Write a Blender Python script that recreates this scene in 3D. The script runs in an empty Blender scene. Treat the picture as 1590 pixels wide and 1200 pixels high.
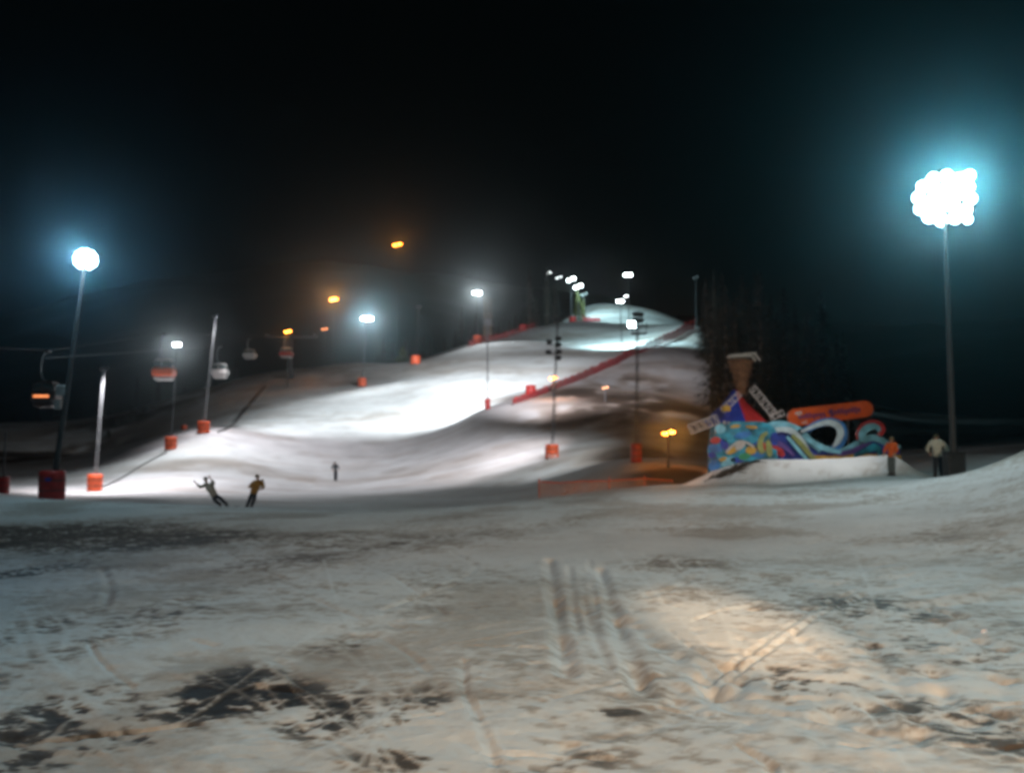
import bpy, bmesh, math, random
import numpy as np
from mathutils import Vector, Matrix
R = math.radians
random.seed(7)
S = bpy.context.scene
C = S.collection

# ------------------------------------------------------------------ camera, world, light
F = 1377.0; CX, CY = 795.0, 600.0; PITCH = R(3.95); EYE = 2.2
cam = bpy.data.cameras.new("camera"); camo = bpy.data.objects.new("camera", cam); C.objects.link(camo)
camo.location = (0, 0, EYE); camo.rotation_euler = (R(90) + PITCH, 0, 0)
cam.sensor_width = 36; cam.lens = 36 * F / 1590; cam.clip_start = .05; cam.clip_end = 4000
cam.dof.use_dof = True; cam.dof.focus_distance = 3.4; cam.dof.aperture_fstop = cam.lens / 1000 / 0.0125   # a missed focus
S.camera = camo
W = bpy.data.worlds.new("World"); S.world = W; W.use_nodes = True
bg = W.node_tree.nodes["Background"]; bg.inputs[0].default_value = (.30, .75, .85, 1); bg.inputs[1].default_value = .0009
S.view_settings.view_transform = 'Standard'; S.view_settings.look = 'None'
S.view_settings.exposure = 0; S.view_settings.gamma = 1
S.render.engine = 'CYCLES'
S.cycles.use_denoising = True; S.cycles.max_bounces = 4; S.cycles.diffuse_bounces = 2; S.cycles.glossy_bounces = 2
S.cycles.volume_bounces = 0; S.cycles.transparent_max_bounces = 12
S.cycles.sample_clamp_indirect = 4; S.cycles.filter_width = 2.6

def ray(px, py):
    u = (px - CX) / F; v = (CY - py) / F
    c, s = math.cos(PITCH), math.sin(PITCH)
    return Vector((u, c - v * s, s + v * c))
def at(px, py, D):                      # world point at distance D (along y)
    r = ray(px, py); r *= D / r.y
    return Vector((r.x, r.y, r.z + EYE))

def lamp(kind, parent, loc, W_, col, target=None, size=60, blend=1.0, radius=.3):
    L = bpy.data.lights.new("lamp_light", kind); L.energy = W_; L.color = col; L.shadow_soft_size = radius
    o = bpy.data.objects.new("lamp_light", L); C.objects.link(o)
    o.location = loc
    if kind == 'SPOT':
        L.spot_size = R(size); L.spot_blend = blend
        o.rotation_euler = (Vector(target) - Vector(loc)).to_track_quat('-Z', 'Y').to_euler()
    if parent:
        o.parent = parent; o.matrix_parent_inverse = Matrix.Translation(parent.location).inverted()
    return o
COOL = (.62, .95, 1.0); NEUT = (.92, .97, 1.0); PINK = (1.0, .93, .98); WARM = (1.0, .62, .30); SOD = (1.0, .36, .06); IVORY = (1.0, .90, .76)
# the lamp post behind the photographer that lights the trodden snow at his feet
lamp('SPOT', None, (3.0, -14, 9.5), 30000, (1.0, .75, .53), (4.2, 18, 0), 54, 1.0, .35)
lamp('SPOT', None, (4.2, -14, 9.3), 48000, (1.0, .66, .38), (2.8, 10.9, .1), 5.4, 1.0, .05)

# ------------------------------------------------------------------ materials
def mat(name, col, rough=.6, metal=0, emis=None, estr=0, var=0, scale=3, bump=0, bscale=20, light=False, alpha=None):
    m = bpy.data.materials.new(name); m.use_nodes = True; nt = m.node_tree; N = nt.nodes; L = nt.links
    b = N["Principled BSDF"]; b.inputs["Roughness"].default_value = rough; b.inputs["Metallic"].default_value = metal
    b.inputs["Base Color"].default_value = (*col, 1)
    if var or bump:
        tc = N.new("ShaderNodeTexCoord")
    if var:
        n = N.new("ShaderNodeTexNoise"); n.inputs["Scale"].default_value = scale; n.inputs["Detail"].default_value = 4
        L.new(tc.outputs["Object"], n.inputs["Vector"])
        cr = N.new("ShaderNodeValToRGB"); L.new(n.outputs[0], cr.inputs[0])
        cr.color_ramp.elements[0].position = .35; cr.color_ramp.elements[1].position = .68
        cr.color_ramp.elements[0].color = (*[max(0, c * (1 - var)) for c in col], 1)
        cr.color_ramp.elements[1].color = (*[min(1, c * (1 + var * .6)) for c in col], 1)
        L.new(cr.outputs[0], b.inputs["Base Color"])
    if bump:
        n2 = N.new("ShaderNodeTexNoise"); n2.inputs["Scale"].default_value = bscale; n2.inputs["Detail"].default_value = 5
        L.new(tc.outputs["Object"], n2.inputs["Vector"])
        bp = N.new("ShaderNodeBump"); bp.inputs["Strength"].default_value = bump; bp.inputs["Distance"].default_value = .05
        L.new(n2.outputs[0], bp.inputs["Height"]); L.new(bp.outputs[0], b.inputs["Normal"])
    if emis:
        b.inputs["Emission Color"].default_value = (*emis, 1); b.inputs["Emission Strength"].default_value = estr
        m.cycles.emission_sampling = 'NONE'
    return m
M = {}
M['galv'] = mat('galvanised_steel', (.42, .45, .46), .45, .5, var=.25, scale=8)
M['dim_steel'] = mat('dull_steel', (.045, .05, .055), .6, .2, var=.25, scale=8)
M['dark_steel'] = mat('dark_steel', (.06, .065, .07), .5, .4, var=.3, scale=8)
M['orange_pad'] = mat('orange_pad_vinyl', (.82, .12, .035), .5, var=.22, scale=3, bump=.3, bscale=6)
M['red_pad'] = mat('red_pad_vinyl', (.42, .02, .018), .5, var=.25, scale=3, bump=.3, bscale=6)
M['dark_box'] = mat('dark_box_paint', (.025, .03, .035), .6, var=.3)
M['white_paint'] = mat('white_paint', (.75, .74, .72), .5, var=.1)
M['lens_cool'] = mat('lens_cool', (.8, .8, .8), .3, emis=(.75, .97, 1.0), estr=160)
M['lens_big'] = mat('lens_big', (.8, .8, .8), .3, emis=(.62, .95, 1.0), estr=13)
M['lens_mid'] = mat('lens_mid', (.8, .8, .8), .3, emis=(.85, .97, 1.0), estr=30)
M['lens_small'] = mat('lens_small', (.8, .8, .8), .3, emis=(.9, .97, 1.0), estr=7)
M['lens_sod'] = mat('lens_sodium', (.8, .6, .4), .3, emis=(1.0, .24, .02), estr=26)
M['lens_sod_dim'] = mat('lens_sodium_dim', (.8, .6, .4), .3, emis=(1.0, .30, .08), estr=3)
M['lens_off'] = mat('lens_glass_unlit', (.5, .55, .56), .15)
M['cable'] = mat('steel_cable', (.05, .05, .05), .5, .5)
M['hose'] = mat('black_hose', (.03, .03, .033), .6)
M['turq'] = mat('turquoise_paint', (.02, .28, .42), .45, var=.7, scale=1.8)
M['blue'] = mat('deep_blue_paint', (.015, .05, .38), .45, var=.35, scale=2)
M['midblue'] = mat('mid_blue_paint', (.03, .19, .52), .45, var=.4, scale=2)
M['ltblue'] = mat('light_blue_paint', (.20, .52, .66), .45, var=.35, scale=2.2)
M['paleblue'] = mat('pale_blue_paint', (.52, .66, .72), .45, var=.25, scale=2.2)
M['violet'] = mat('violet_paint', (.10, .06, .26), .45, var=.4, scale=2)
M['redp'] = mat('red_paint', (.48, .03, .035), .45, var=.3, scale=2)
M['yellow'] = mat('yellow_paint', (.55, .33, .05), .45, var=.3, scale=3)
M['olive'] = mat('olive_paint', (.26, .30, .10), .45, var=.3, scale=3)
M['green'] = mat('green_paint', (.03, .32, .16), .45, var=.3, scale=3)
M['orangep'] = mat('orange_board_paint', (.8, .12, .015), .4, var=.18, scale=1.5)
M['straw'] = mat('brown_straw', (.26, .13, .07), .8, var=.6, scale=10, bump=.6, bscale=25)
M['lattice'] = mat('white_lattice', (.62, .58, .58), .5)
M['cab_orange'] = mat('cabin_orange', (.85, .12, .02), .3)
M['cab_grey'] = mat('cabin_grey', (.5, .48, .46), .35, var=.1)
M['cab_red'] = mat('cabin_red', (.30, .03, .03), .35)
M['cab_dark'] = mat('cabin_dark', (.06, .03, .02), .35)
M['cab_win'] = mat('cabin_window', (.05, .07, .07), .08)
M['cab_glow'] = mat('cabin_lit_strip', (.7, .3, .15), .4, emis=(1.0, .30, .10), estr=1.3)
M['bark'] = mat('bark', (.09, .065, .045), .9, var=.4, bump=.6)
M['litbark'] = mat('lamplit_bark', (.22, .14, .09), .85, var=.4, bump=.6)  # lighter copy of the bark, warm lamplight mixed into its colour
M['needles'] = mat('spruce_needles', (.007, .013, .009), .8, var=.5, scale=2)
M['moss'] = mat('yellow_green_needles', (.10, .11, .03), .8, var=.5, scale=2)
M['twig'] = mat('dark_twigs', (.035, .03, .025), .9)
M['rock'] = mat('hill_forest_floor', (.010, .013, .012), .95, var=.6, scale=.02)
M['skin'] = mat('skin', (.50, .30, .22), .5)
M['j_orange'] = mat('orange_jacket', (.80, .14, .02), .7, var=.25, scale=9, bump=.3)
M['j_white'] = mat('white_jacket', (.62, .62, .52), .7, var=.15, scale=9, bump=.3)
M['j_pale'] = mat('pale_jacket', (.45, .42, .36), .7, var=.2, scale=9, bump=.3)
M['j_tan'] = mat('mustard_jacket', (.38, .20, .04), .7, var=.3, scale=9, bump=.3)
M['j_dark'] = mat('dark_jacket', (.05, .065, .08), .7, var=.3, scale=9)
M['j_grey'] = mat('grey_jacket', (.33, .34, .36), .7, var=.3, scale=9)
M['t_dark'] = mat('dark_trousers', (.022, .03, .045), .8, var=.3, scale=9)
M['t_grey'] = mat('grey_trousers', (.12, .16, .17), .8, var=.3, scale=9)
M['boot'] = mat('boot', (.03, .03, .03), .5)
M['hat_dark'] = mat('dark_hat', (.06, .06, .03), .9)
M['hat_brown'] = mat('brown_hat', (.14, .10, .05), .9)
M['board'] = mat('snowboard_base', (.04, .05, .08), .3)
M['paper'] = mat('white_paper', (.8, .8, .85), .7)
M['script'] = mat('violet_lettering', (.10, .03, .20), .5)
M['chalk'] = mat('white_lettering', (.8, .75, .75), .5)

def net_mat(name, col, scale, cover):
    m = bpy.data.materials.new(name); m.use_nodes = True; nt = m.node_tree; N = nt.nodes; L = nt.links
    b = N["Principled BSDF"]; b.inputs["Base Color"].default_value = (*col, 1); b.inputs["Roughness"].default_value = .7
    tc = N.new("ShaderNodeTexCoord"); n = N.new("ShaderNodeTexNoise"); n.inputs["Scale"].default_value = scale
    n.inputs["Detail"].default_value = 3; L.new(tc.outputs["Object"], n.inputs["Vector"])
    mr = N.new("ShaderNodeMapRange"); mr.inputs[1].default_value = .3; mr.inputs[2].default_value = .7
    mr.inputs[3].default_value = cover - .2; mr.inputs[4].default_value = min(1, cover + .2)
    L.new(n.outputs[0], mr.inputs[0]); L.new(mr.outputs[0], b.inputs["Alpha"])
    return m
M['rednet'] = net_mat('red_safety_netting', (.22, .018, .026), .9, .95)
M['pinknet'] = net_mat('thin_red_netting', (.5, .05, .04), .6, .42)
M['ornet'] = net_mat('orange_safety_netting', (.7, .22, .08), 1.2, .30)

# ------------------------------------------------------------------ mesh helpers
class MB:
    def __init__(s): s.v = []; s.f = []
    def add(s, vs, fs):
        k = len(s.v); s.v += [tuple(v) for v in vs]; s.f += [tuple(i + k for i in f) for f in fs]
    def box(s, c, d, rot=None, bev=0):
        hx, hy, hz = d[0] / 2, d[1] / 2, d[2] / 2
        if bev:
            vs = []; 
            prof = [(hx - bev, hy), (hx - bev*.3, hy - bev*.3), (hx, hy - bev)]
            loop = []
            for sx, sy, order in ((1, 1, 1), (1, -1, -1), (-1, -1, 1), (-1, 1, -1)):
                for p in (prof if order == 1 else prof[::-1]): loop.append((p[0] * sx, p[1] * sy))
            rings = [(-hz, 1 - bev / max(hx, hy)), (-hz + bev, 1), (hz - bev, 1), (hz, 1 - bev / max(hx, hy))]
            for z, k in rings: vs += [Vector((x * k, y * k, z)) for x, y in loop]
            n = len(loop); fs = []
            for r in range(3):
                for i in range(n): fs.append((r*n+i, r*n+(i+1) % n, (r+1)*n+(i+1) % n, (r+1)*n+i))
            fs.append(tuple(range(n))); fs.append(tuple(range(3*n, 4*n)))
        else:
            vs = [Vector((x, y, z)) for x in (-hx, hx) for y in (-hy, hy) for z in (-hz, hz)]
            fs = [(0, 1, 3, 2), (4, 6, 7, 5), (0, 4, 5, 1), (2, 3, 7, 6), (0, 2, 6, 4), (1, 5, 7, 3)]
        if rot is not None: vs = [rot @ v for v in vs]
        s.add([v + Vector(c) for v in vs], fs); return s
    def tube(s, pts, rad, n=8, cap=True, flat=None):
        pts = [Vector(p) for p in pts]; m = len(pts)
        if not hasattr(rad, '__len__'): rad = [rad] * m
        vs = []; up = None
        for i, p in enumerate(pts):
            t = (pts[min(i + 1, m - 1)] - pts[max(i - 1, 0)]).normalized()
            if up is None: up = Vector((0, 0, 1)) if abs(t.z) < .9 else Vector((1, 0, 0))
            a = t.cross(up).normalized(); b = a.cross(t).normalized(); up = b if abs(t.z) < .999 else up
            for k in range(n):
                q = 2 * math.pi * k / n
                vs.append(p + a * math.cos(q) * rad[i] + b * math.sin(q) * rad[i])
        fs = [(i*n+k, i*n+(k+1) % n, (i+1)*n+(k+1) % n, (i+1)*n+k) for i in range(m - 1) for k in range(n)]
        if cap: fs += [tuple(range(n))[::-1], tuple(range((m - 1) * n, m * n))]
        s.add(vs, fs); return s
    def lathe(s, prof, c=(0, 0, 0), n=14, sx=1, sy=1):
        vs = [(c[0] + r * math.cos(2*math.pi*k/n) * sx, c[1] + r * math.sin(2*math.pi*k/n) * sy, c[2] + z) for r, z in prof for k in range(n)]
        fs = [(i*n+k, i*n+(k+1) % n, (i+1)*n+(k+1) % n, (i+1)*n+k) for i in range(len(prof) - 1) for k in range(n)]
        fs += [tuple(range(n))[::-1], tuple(range((len(prof) - 1) * n, len(prof) * n))]
        s.add(vs, fs); return s
    def ribbon(s, pts, widths, y, th):
        # a board cut to a swirling band in the x-z plane, `th` thick
        pts = [Vector((p[0], 0, p[1])) for p in pts]; m = len(pts)
        if not hasattr(widths, '__len__'): widths = [widths] * m
        vs = []
        for i, p in enumerate(pts):
            t = (pts[min(i + 1, m - 1)] - pts[max(i - 1, 0)]).normalized(); nrm = Vector((-t.z, 0, t.x)) * widths[i] / 2
            for yy in (y - th / 2, y + th / 2):
                vs += [p + nrm + Vector((0, yy, 0)), p - nrm + Vector((0, yy, 0))]
        fs = []
        for i in range(m - 1):
            a, b = i * 4, i * 4 + 4
            fs += [(a, a+1, b+1, b), (a+2, b+2, b+3, a+3), (a, b, b+2, a+2), (a+1, a+3, b+3, b+1)]
        fs += [(0, 2, 3, 1), ((m-1)*4, (m-1)*4+1, (m-1)*4+3, (m-1)*4+2)]
        s.add(vs, fs); return s
    def prism(s, poly, y, th):
        n = len(poly)
        vs = [(p[0], y - th / 2, p[1]) for p in poly] + [(p[0], y + th / 2, p[1]) for p in poly]
        fs = [tuple(range(n)), tuple(range(n, 2 * n))[::-1]] + [(i, (i + 1) % n, n + (i + 1) % n, n + i) for i in range(n)]
        s.add(vs, fs); return s
    def build(s, name, m, parent=None, smooth=False, loc=None):
        me = bpy.data.meshes.new(name); me.from_pydata(s.v, [], s.f)
        bm = bmesh.new(); bm.from_mesh(me); bmesh.ops.recalc_face_normals(bm, faces=bm.faces); bm.to_mesh(me); bm.free()
        if smooth: me.polygons.foreach_set("use_smooth", [True] * len(me.polygons))
        me.materials.append(m)
        o = bpy.data.objects.new(name, me); C.objects.link(o)
        if parent: o.parent = parent
        if loc is not None: o.location = loc
        return o
def tag(o, label, cat, group=None, kind=None):
    if label: o['label'] = label
    if cat: o['category'] = cat
    if group: o['group'] = group
    if kind: o['kind'] = kind
    return o
def thing(name, label, cat, loc=(0, 0, 0), group=None, rz=0):
    o = bpy.data.objects.new(name, None); C.objects.link(o); o.location = loc; o.rotation_euler = (0, 0, rz); o.empty_display_size = .3
    return tag(o, label, cat, group)
def copy_tree(o, parent=None):
    c = o.copy(); C.objects.link(c); c.parent = parent
    for ch in KIDS[o.name] if o.name in KIDS else []: copy_tree(ch, c)
    return c
KIDS = {}
def smoothpath(pts, n=8):
    out = []; P = [np.array(p, float) for p in pts]; P = [2 * P[0] - P[1]] + P + [2 * P[-1] - P[-2]]
    for i in range(1, len(P) - 2):
        for k in range(n):
            t = k / n; a, b, c, d = P[i-1], P[i], P[i+1], P[i+2]
            out.append(.5 * ((2*b) + (c-a)*t + (2*a-5*b+4*c-d)*t*t + (3*b-a-3*c+d)*t**3))
    out.append(P[-2]); return [tuple(q) for q in out]

# ------------------------------------------------------------------ terrain
rng = np.random.RandomState(3); TAB = rng.rand(512, 512)
def vnoise(x, y):
    xi = np.floor(x).astype(int); yi = np.floor(y).astype(int); fx = x - xi; fy = y - yi
    fx = fx*fx*fx*(fx*(fx*6-15)+10); fy = fy*fy*fy*(fy*(fy*6-15)+10)
    a = TAB[xi % 512, yi % 512]; b = TAB[(xi+1) % 512, yi % 512]; c = TAB[xi % 512, (yi+1) % 512]; d = TAB[(xi+1) % 512, (yi+1) % 512]
    return (a*(1-fx)+b*fx)*(1-fy)+(c*(1-fx)+d*fx)*fy - .5
def fbm(x, y, o=4, g=.5):
    r = 0; a = 1
    for i in range(o): r = r + a * vnoise(x + 17.3*i, y + 9.1*i); x = x*2.03; y = y*2.03; a *= g
    return r
def sstep(a, b, x):
    t = np.clip((x - a) / (b - a), 0, 1); return t*t*(3-2*t)

ctl = []
for x, y, z in ((0, 4, 0), (-7, 4, 0), (7, 4, 0), (0, 8, 0), (-8, 8, 0), (8, 8, .05), (0, 14, 0), (-12, 14, -.05), (12, 14, .2),
                (0, 24, -.1), (-16, 24, -.35), (10, 24, .35), (-3, 35, -.3), (-20, 35, -.5), (12, 32, .6)): ctl.append((x, y, z))
PX = [ # px, py, distance
 (0,772,43),(82,776,43),(200,781,44),(340,787,46),(450,792,45),(600,796,45),(720,790,45),(830,777,46),(1000,757,46),(1090,753,43),
 (0,787,52),(200,791,52),(340,797,52),(600,802,52),(830,788,52),(1000,766,52),
 (0,768,60),(200,774,60),(340,779,60),(600,781,60),(830,769,60),
 (1380,739,38),(1452,741,38),(1482,740,37),(1540,735,35),(1590,701,33),(1620,690,32),(1700,680,32),(1590,765,24),(1700,740,22),
 (1200,748,52),(1100,752,52),(1380,742,52),(1460,712,52),(1590,705,55),(1590,690,70),(1250,715,75),(1450,700,80),
 (147,763,76),(600,765,75),(400,766,75),(0,758,75),(830,745,72),(857,712,78),(988,718,65),(1060,712,75),
 (520,745,88),(650,704,98),(400,706,95),(750,692,92),(640,668,112),(640,637,121),(480,643,122),(757,637,108),(700,658,112),(850,655,98),
 (930,650,95),(1000,690,80),(265,697,95),(316,673,100),(420,667,111),(562,600,145),(700,600,135),(800,578,145),(645,566,160),
 (740,552,165),(850,548,165),(741,531,200),(800,528,195),(900,535,185),(1000,520,190),(850,505,225),(905,500,232),(980,507,215),
 (1080,507,195),(1050,540,165),(1090,560,150),(1090,640,105),(820,610,122),(900,582,140),(1000,542,165),(930,600,125),(1000,600,130),
 (930,499,250),(960,492,265),(960,473,300),(1005,480,290),(912,489,275),(912,475,300),
 (150,700,130),(0,695,130),(0,657,180),(150,650,178),(250,625,172),(400,583,175),(480,572,180),(560,562,188),(620,566,190),
 (0,690,240),(250,665,240),(400,630,240),(560,600,250),(700,565,260),(780,540,262),(850,523,290),(920,500,350),(1000,505,350),(1100,520,280),
 (1100,560,400),(900,540,430),(600,600,400),(300,650,400),(0,680,400),(1250,600,250),(1590,650,250),(1250,650,430),(1590,670,430),
 (1250,690,110),(1590,680,110),(1250,660,160),(1590,668,160),(-400,720,60),(-500,690,150),(-500,680,400),(2000,680,60),(2100,670,150),(2100,670,400),(-300,770,30),(-300,690,200)]
for px, py, D in PX:
    p = at(px, py, D); ctl.append((p.x, p.y, p.z))
ctl = np.array(ctl)
def uv(x, y):
    d = np.maximum(y, 2.0) + 15
    return x / d * 1.6, np.log(d) * 1.0
cu, cv = uv(ctl[:, 0], ctl[:, 1]); ct = (ctl[:, 2] - EYE) / (ctl[:, 1] + 15)
def U(r2): return r2 * np.log(r2 + 1e-12)
n = len(cu)
K = U((cu[:, None]-cu)**2 + (cv[:, None]-cv)**2) + np.eye(n) * 2e-4
P = np.stack([np.ones(n), cu, cv], 1)
A = np.zeros((n+3, n+3)); A[:n, :n] = K; A[:n, n:] = P; A[n:, :n] = P.T
sol = np.linalg.solve(A, np.concatenate([ct, np.zeros(3)]))
def base_h(x, y):
    x = np.atleast_1d(np.asarray(x, float)); y = np.atleast_1d(np.asarray(y, float)); out = np.zeros(x.shape)
    fx, fy, fo = x.ravel(), y.ravel(), out.ravel()
    for s in range(0, len(fx), 50000):
        u, v = uv(fx[s:s+50000], fy[s:s+50000])
        r = U((u[:, None]-cu)**2 + (v[:, None]-cv)**2) @ sol[:n] + sol[n] + sol[n+1]*u + sol[n+2]*v
        fo[s:s+50000] = r * (np.maximum(fy[s:s+50000], 2) + 15) + EYE
    return fo.reshape(x.shape)
def ground(x, y):
    x = np.atleast_1d(np.asarray(x, float)); y = np.atleast_1d(np.asarray(y, float))
    z = base_h(x, y)
    # snow bank the painted stage stands behind
    xl = sstep(8.3, 12.2, x) * (1 - sstep(18.0, 18.9, x)); z = z + xl * sstep(39.0, 43.0, y + .5*fbm(x*.5, y*.1)) * (1 - sstep(47, 50, y)) * (1.05 + .25*fbm(x*.35, y*.3))
    far = sstep(55, 95, y); fade = 1 - sstep(240, 300, y)
    z = z + far * fade * (.62 * fbm(x*.018 + 3, y*.065 + .02*x, 2) + .22*fbm(x*.05, y*.2, 3))
    z = z + sstep(14, 40, y) * (1-far) * .10 * fbm(x*.15, y*.3, 3)
    return z
def gz(x, y): return float(ground(x, y)[0])
_T = 2.2 * 1.012 ** np.arange(445)
def on(px, py):                          # where the view through a pixel meets the ground
    r = ray(px, py); xs = r.x * _T; ys = r.y * _T; zs = r.z * _T + EYE
    lo, hi = 0, len(_T) - 1
    d = zs - ground(xs, ys); k = np.argmax(d < 0) if (d < 0).any() else len(_T) - 1
    f = d[k-1] / (d[k-1] - d[k]) if k > 0 and d[k] < 0 else 0
    t = _T[max(k-1, 0)] + f * (_T[k] - _T[max(k-1, 0)])
    return (r.x * t, r.y * t)

def seg_dist(X, Y, poly):
    best = np.full(X.shape, 1e9); along = np.zeros(X.shape); acc = 0
    for (ax, ay), (bx, by) in zip(poly[:-1], poly[1:]):
        dx, dy = bx-ax, by-ay; L2 = dx*dx+dy*dy+1e-9; t = np.clip(((X-ax)*dx+(Y-ay)*dy)/L2, 0, 1)
        d = np.hypot(X-ax-t*dx, Y-ay-t*dy); sel = d < best
        best = np.where(sel, d, best); along = np.where(sel, acc + t*math.sqrt(L2), along); acc += math.sqrt(L2)
    return best, along
# grid in distance rows that widen with distance
rows = list(np.linspace(-10, 3.0, 14)); d = 3.1
while d < 60: rows.append(d); d *= 1.0062
while d < 470: rows.append(d); d *= 1.0125
rows = np.array(rows); NC = 900
s = np.linspace(-1, 1, NC)
wid = 4.5 + .86*np.maximum(rows, 0) + 8*(rows < 0)
X = s[None, :] * wid[:, None]; Y = np.repeat(rows[:, None], NC, 1)
Z = ground(X, Y)
near = 1 - sstep(26, 42, Y)
dirt_shade = np.zeros_like(Z)
# lumps, crusts and drag marks of the trodden snow
ang = .45; Xr = X*math.cos(ang) + Y*math.sin(ang); Yr = -X*math.sin(ang) + Y*math.cos(ang)
warp = fbm(X*.25, Y*.25, 3)
rid = 1 - np.abs(2*fbm(Xr*.35 + warp*1.4, Yr*1.3 + warp, 3))
patch = sstep(-.12, .28, fbm(X*.11 + 5, Y*.13 + 2, 3))
Z += near * (.055*fbm(X*.5, Y*.5, 4) + .035*(rid - .7)*patch + .022*fbm(Xr*1.3, Yr*4.2, 4)*patch + .012*fbm(X*5, Y*5, 3))
def groove(pxs, w, dep, berm=.16, dot=0):
    global Z
    poly = [on(*p) for p in smoothpath(pxs, 3)]
    xs = [p[0] for p in poly]; ys = [p[1] for p in poly]
    m = (X > min(xs)-1) & (X < max(xs)+1) & (Y > min(ys)-1) & (Y < max(ys)+1)
    if not m.any(): return
    x, y = X[m], Y[m]
    dd, al = seg_dist(x, y, poly); dd = dd + .25*w*fbm(x*2.2, y*2.2, 2)
    g = -dep*np.exp(-(dd/w)**2) + berm*dep*np.exp(-((dd-1.9*w)/(w*.8))**2)
    if dot: g = g * (.45 + .55*(np.sin(al*2*math.pi/dot) > -.2))
    z = Z[m]; z += g * (.75 + 1.0*vnoise(al*1.4, al*0+dd*0+3)); Z[m] = z
# machine ruts across the middle
for pts, w, dp in (([(852,868),(858,905),(864,945),(872,1000),(880,1050)], .085, .10), ([(884,878),(890,930),(898,985)], .05, .04),
                   ([(915,868),(922,920),(930,985)], .05, .035), ([(930,880),(945,925),(962,975),(985,1040),(1000,1075)], .085, .10),
                   ([(908,930),(925,990),(948,1040)], .05, .05)):
    groove(pts, w*1.1, dp*.95)
for pts, w, dp, dot in (([(965,955),(1010,990),(1060,1030),(1110,1070),(1150,1100)], .10, .08, .55), ([(1100,1050),(1180,1000),(1260,950),(1330,915),(1420,890)], .035, .05, 0),
                   ([(1110,1060),(1190,1010),(1275,955),(1345,920)], .035, .05, 0), ([(860,1085),(960,1060),(1060,1045),(1110,1050)], .04, .03, 0),
                   ([(1000,925),(1060,905),(1120,880),(1200,865)], .06, .04, 0), ([(660,885),(760,868),(860,855),(960,850)], .06, .05, 0),
                   ([(540,865),(620,900),(690,950)], .05, .05, 0), ([(700,855),(740,880),(690,905),(640,925)], .05, .05, 0),
                   ([(160,880),(170,910),(165,940)], .07, .07, 0), ([(80,850),(200,868),(330,900),(470,925),(560,960)], .05, .04, 0),
                   ([(360,860),(420,890),(520,915)], .04, .05, 0), ([(720,1030),(722,1075),(745,1120),(770,1190)], .035, .045, 0),
                   ([(1090,1045),(1120,1068)], .10, .09, .3), ([(1180,1100),(1300,1120),(1420,1150)], .08, .06, .4),
                   ([(1350,1000),(1380,1050),(1420,1100),(1430,1150)], .08, .06, .35), ([(1460,965),(1500,985),(1560,1010)], .10, .09, .5),
                   ([(1230,980),(1290,1030),(1350,1060),(1380,1090)], .07, .06, .4), ([(1000,860),(1100,880),(1210,900),(1300,905)], .08, .05, .6)):
    groove(pts, w, dp*.65, dot=dot)
rr = random.Random(11)
for i in range(46):                       # ski and boot drag marks
    px = rr.uniform(-50, 1650); py = 830 + 350*rr.random()**1.2; a = rr.choice((.25, -.35, .9, .1)) + rr.uniform(-.25, .25); L = rr.uniform(40, 200)*(py-700)/300
    q = [(px + L*t*math.cos(a) + 8*math.sin(t*5+i), py + .55*L*t*math.sin(a)) for t in (0, .35, .7, 1)]
    q = [(x, max(y, 806)) for x, y in q]
    groove(q, rr.uniform(.02, .06), rr.uniform(.012, .045), dot=rr.choice((0, 0, .4)))
# crossing ski tracks packed white over the bare patches, bottom left and centre
packed = np.zeros_like(Z)
def track(pxs, w=.05, h=.004):
    global Z, packed
    w = w * 1.25
    poly = [on(*p) for p in smoothpath(pxs, 3)]
    xs = [p[0] for p in poly]; ys = [p[1] for p in poly]
    m = (X > min(xs)-.6) & (X < max(xs)+.6) & (Y > min(ys)-.6) & (Y < max(ys)+.6)
    x, y = X[m], Y[m]; dd, al = seg_dist(x, y, poly); dd = dd + .2*w*fbm(x*6, y*6, 2)
    g = np.exp(-(dd/w)**2); z = Z[m]; z += h*g; Z[m] = z; p = packed[m]; packed[m] = np.maximum(p, g)
for pts, w in (([(585,1045),(586,1100),(578,1198)], .028), ([(575,1045),(620,1090),(690,1140),(740,1180)], .03), ([(700,1060),(720,1110),(760,1190)], .04),
            ([(400,1030),(500,1035),(600,1045),(700,1055)], .03), ([(560,1060),(640,1100),(700,1130)], .02), ([(420,1040),(500,1090),(560,1150),(600,1199)], .02),
            ([(450,1100),(560,1110),(640,1175),(800,1170)], .02), ([(790,1185),(900,1165),(1000,1155)], .025), ([(640,1060),(600,1120),(560,1190)], .02),
            ([(430,1020),(500,975),(520,965)], .03), ([(455,1025),(540,985),(560,975)], .03), ([(510,985),(570,1040)], .03),
            ([(40,950),(60,1000),(85,1035),(130,1080),(180,1130),(235,1198)], .05), ([(60,940),(100,970),(95,1010)], .03), ([(0,1110),(50,1070),(130,1050)], .03),
            ([(70,1150),(120,1110),(170,1150),(100,1199)], .03), ([(0,1025),(60,1035)], .04), ([(150,1140),(60,1185)], .03), ([(15,960),(40,1020)], .02), ([(180,1130),(120,1180)], .02)):
    track(pts, w)
Xs = X*math.cos(-.35) + Y*math.sin(-.35); Ys = -X*math.sin(-.35) + Y*math.cos(-.35)
rr = random.Random(77)
for i in range(70):
    left = i < 34; px = rr.uniform(-40, 760) if left else rr.uniform(500, 1620); py = rr.uniform(1010 if left else 900, 1190); a = rr.choice((.5, -.6, 1.1, .2)) + rr.uniform(-.3, .3); q = rr.uniform(50, 170)
    track([(px - q*math.cos(a), max(830, py - .6*q*math.sin(a))), (px + rr.uniform(-8, 8), py), (px + q*math.cos(a), min(1240, max(830, py + .6*q*math.sin(a))))], rr.uniform(.012, .026))
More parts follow.
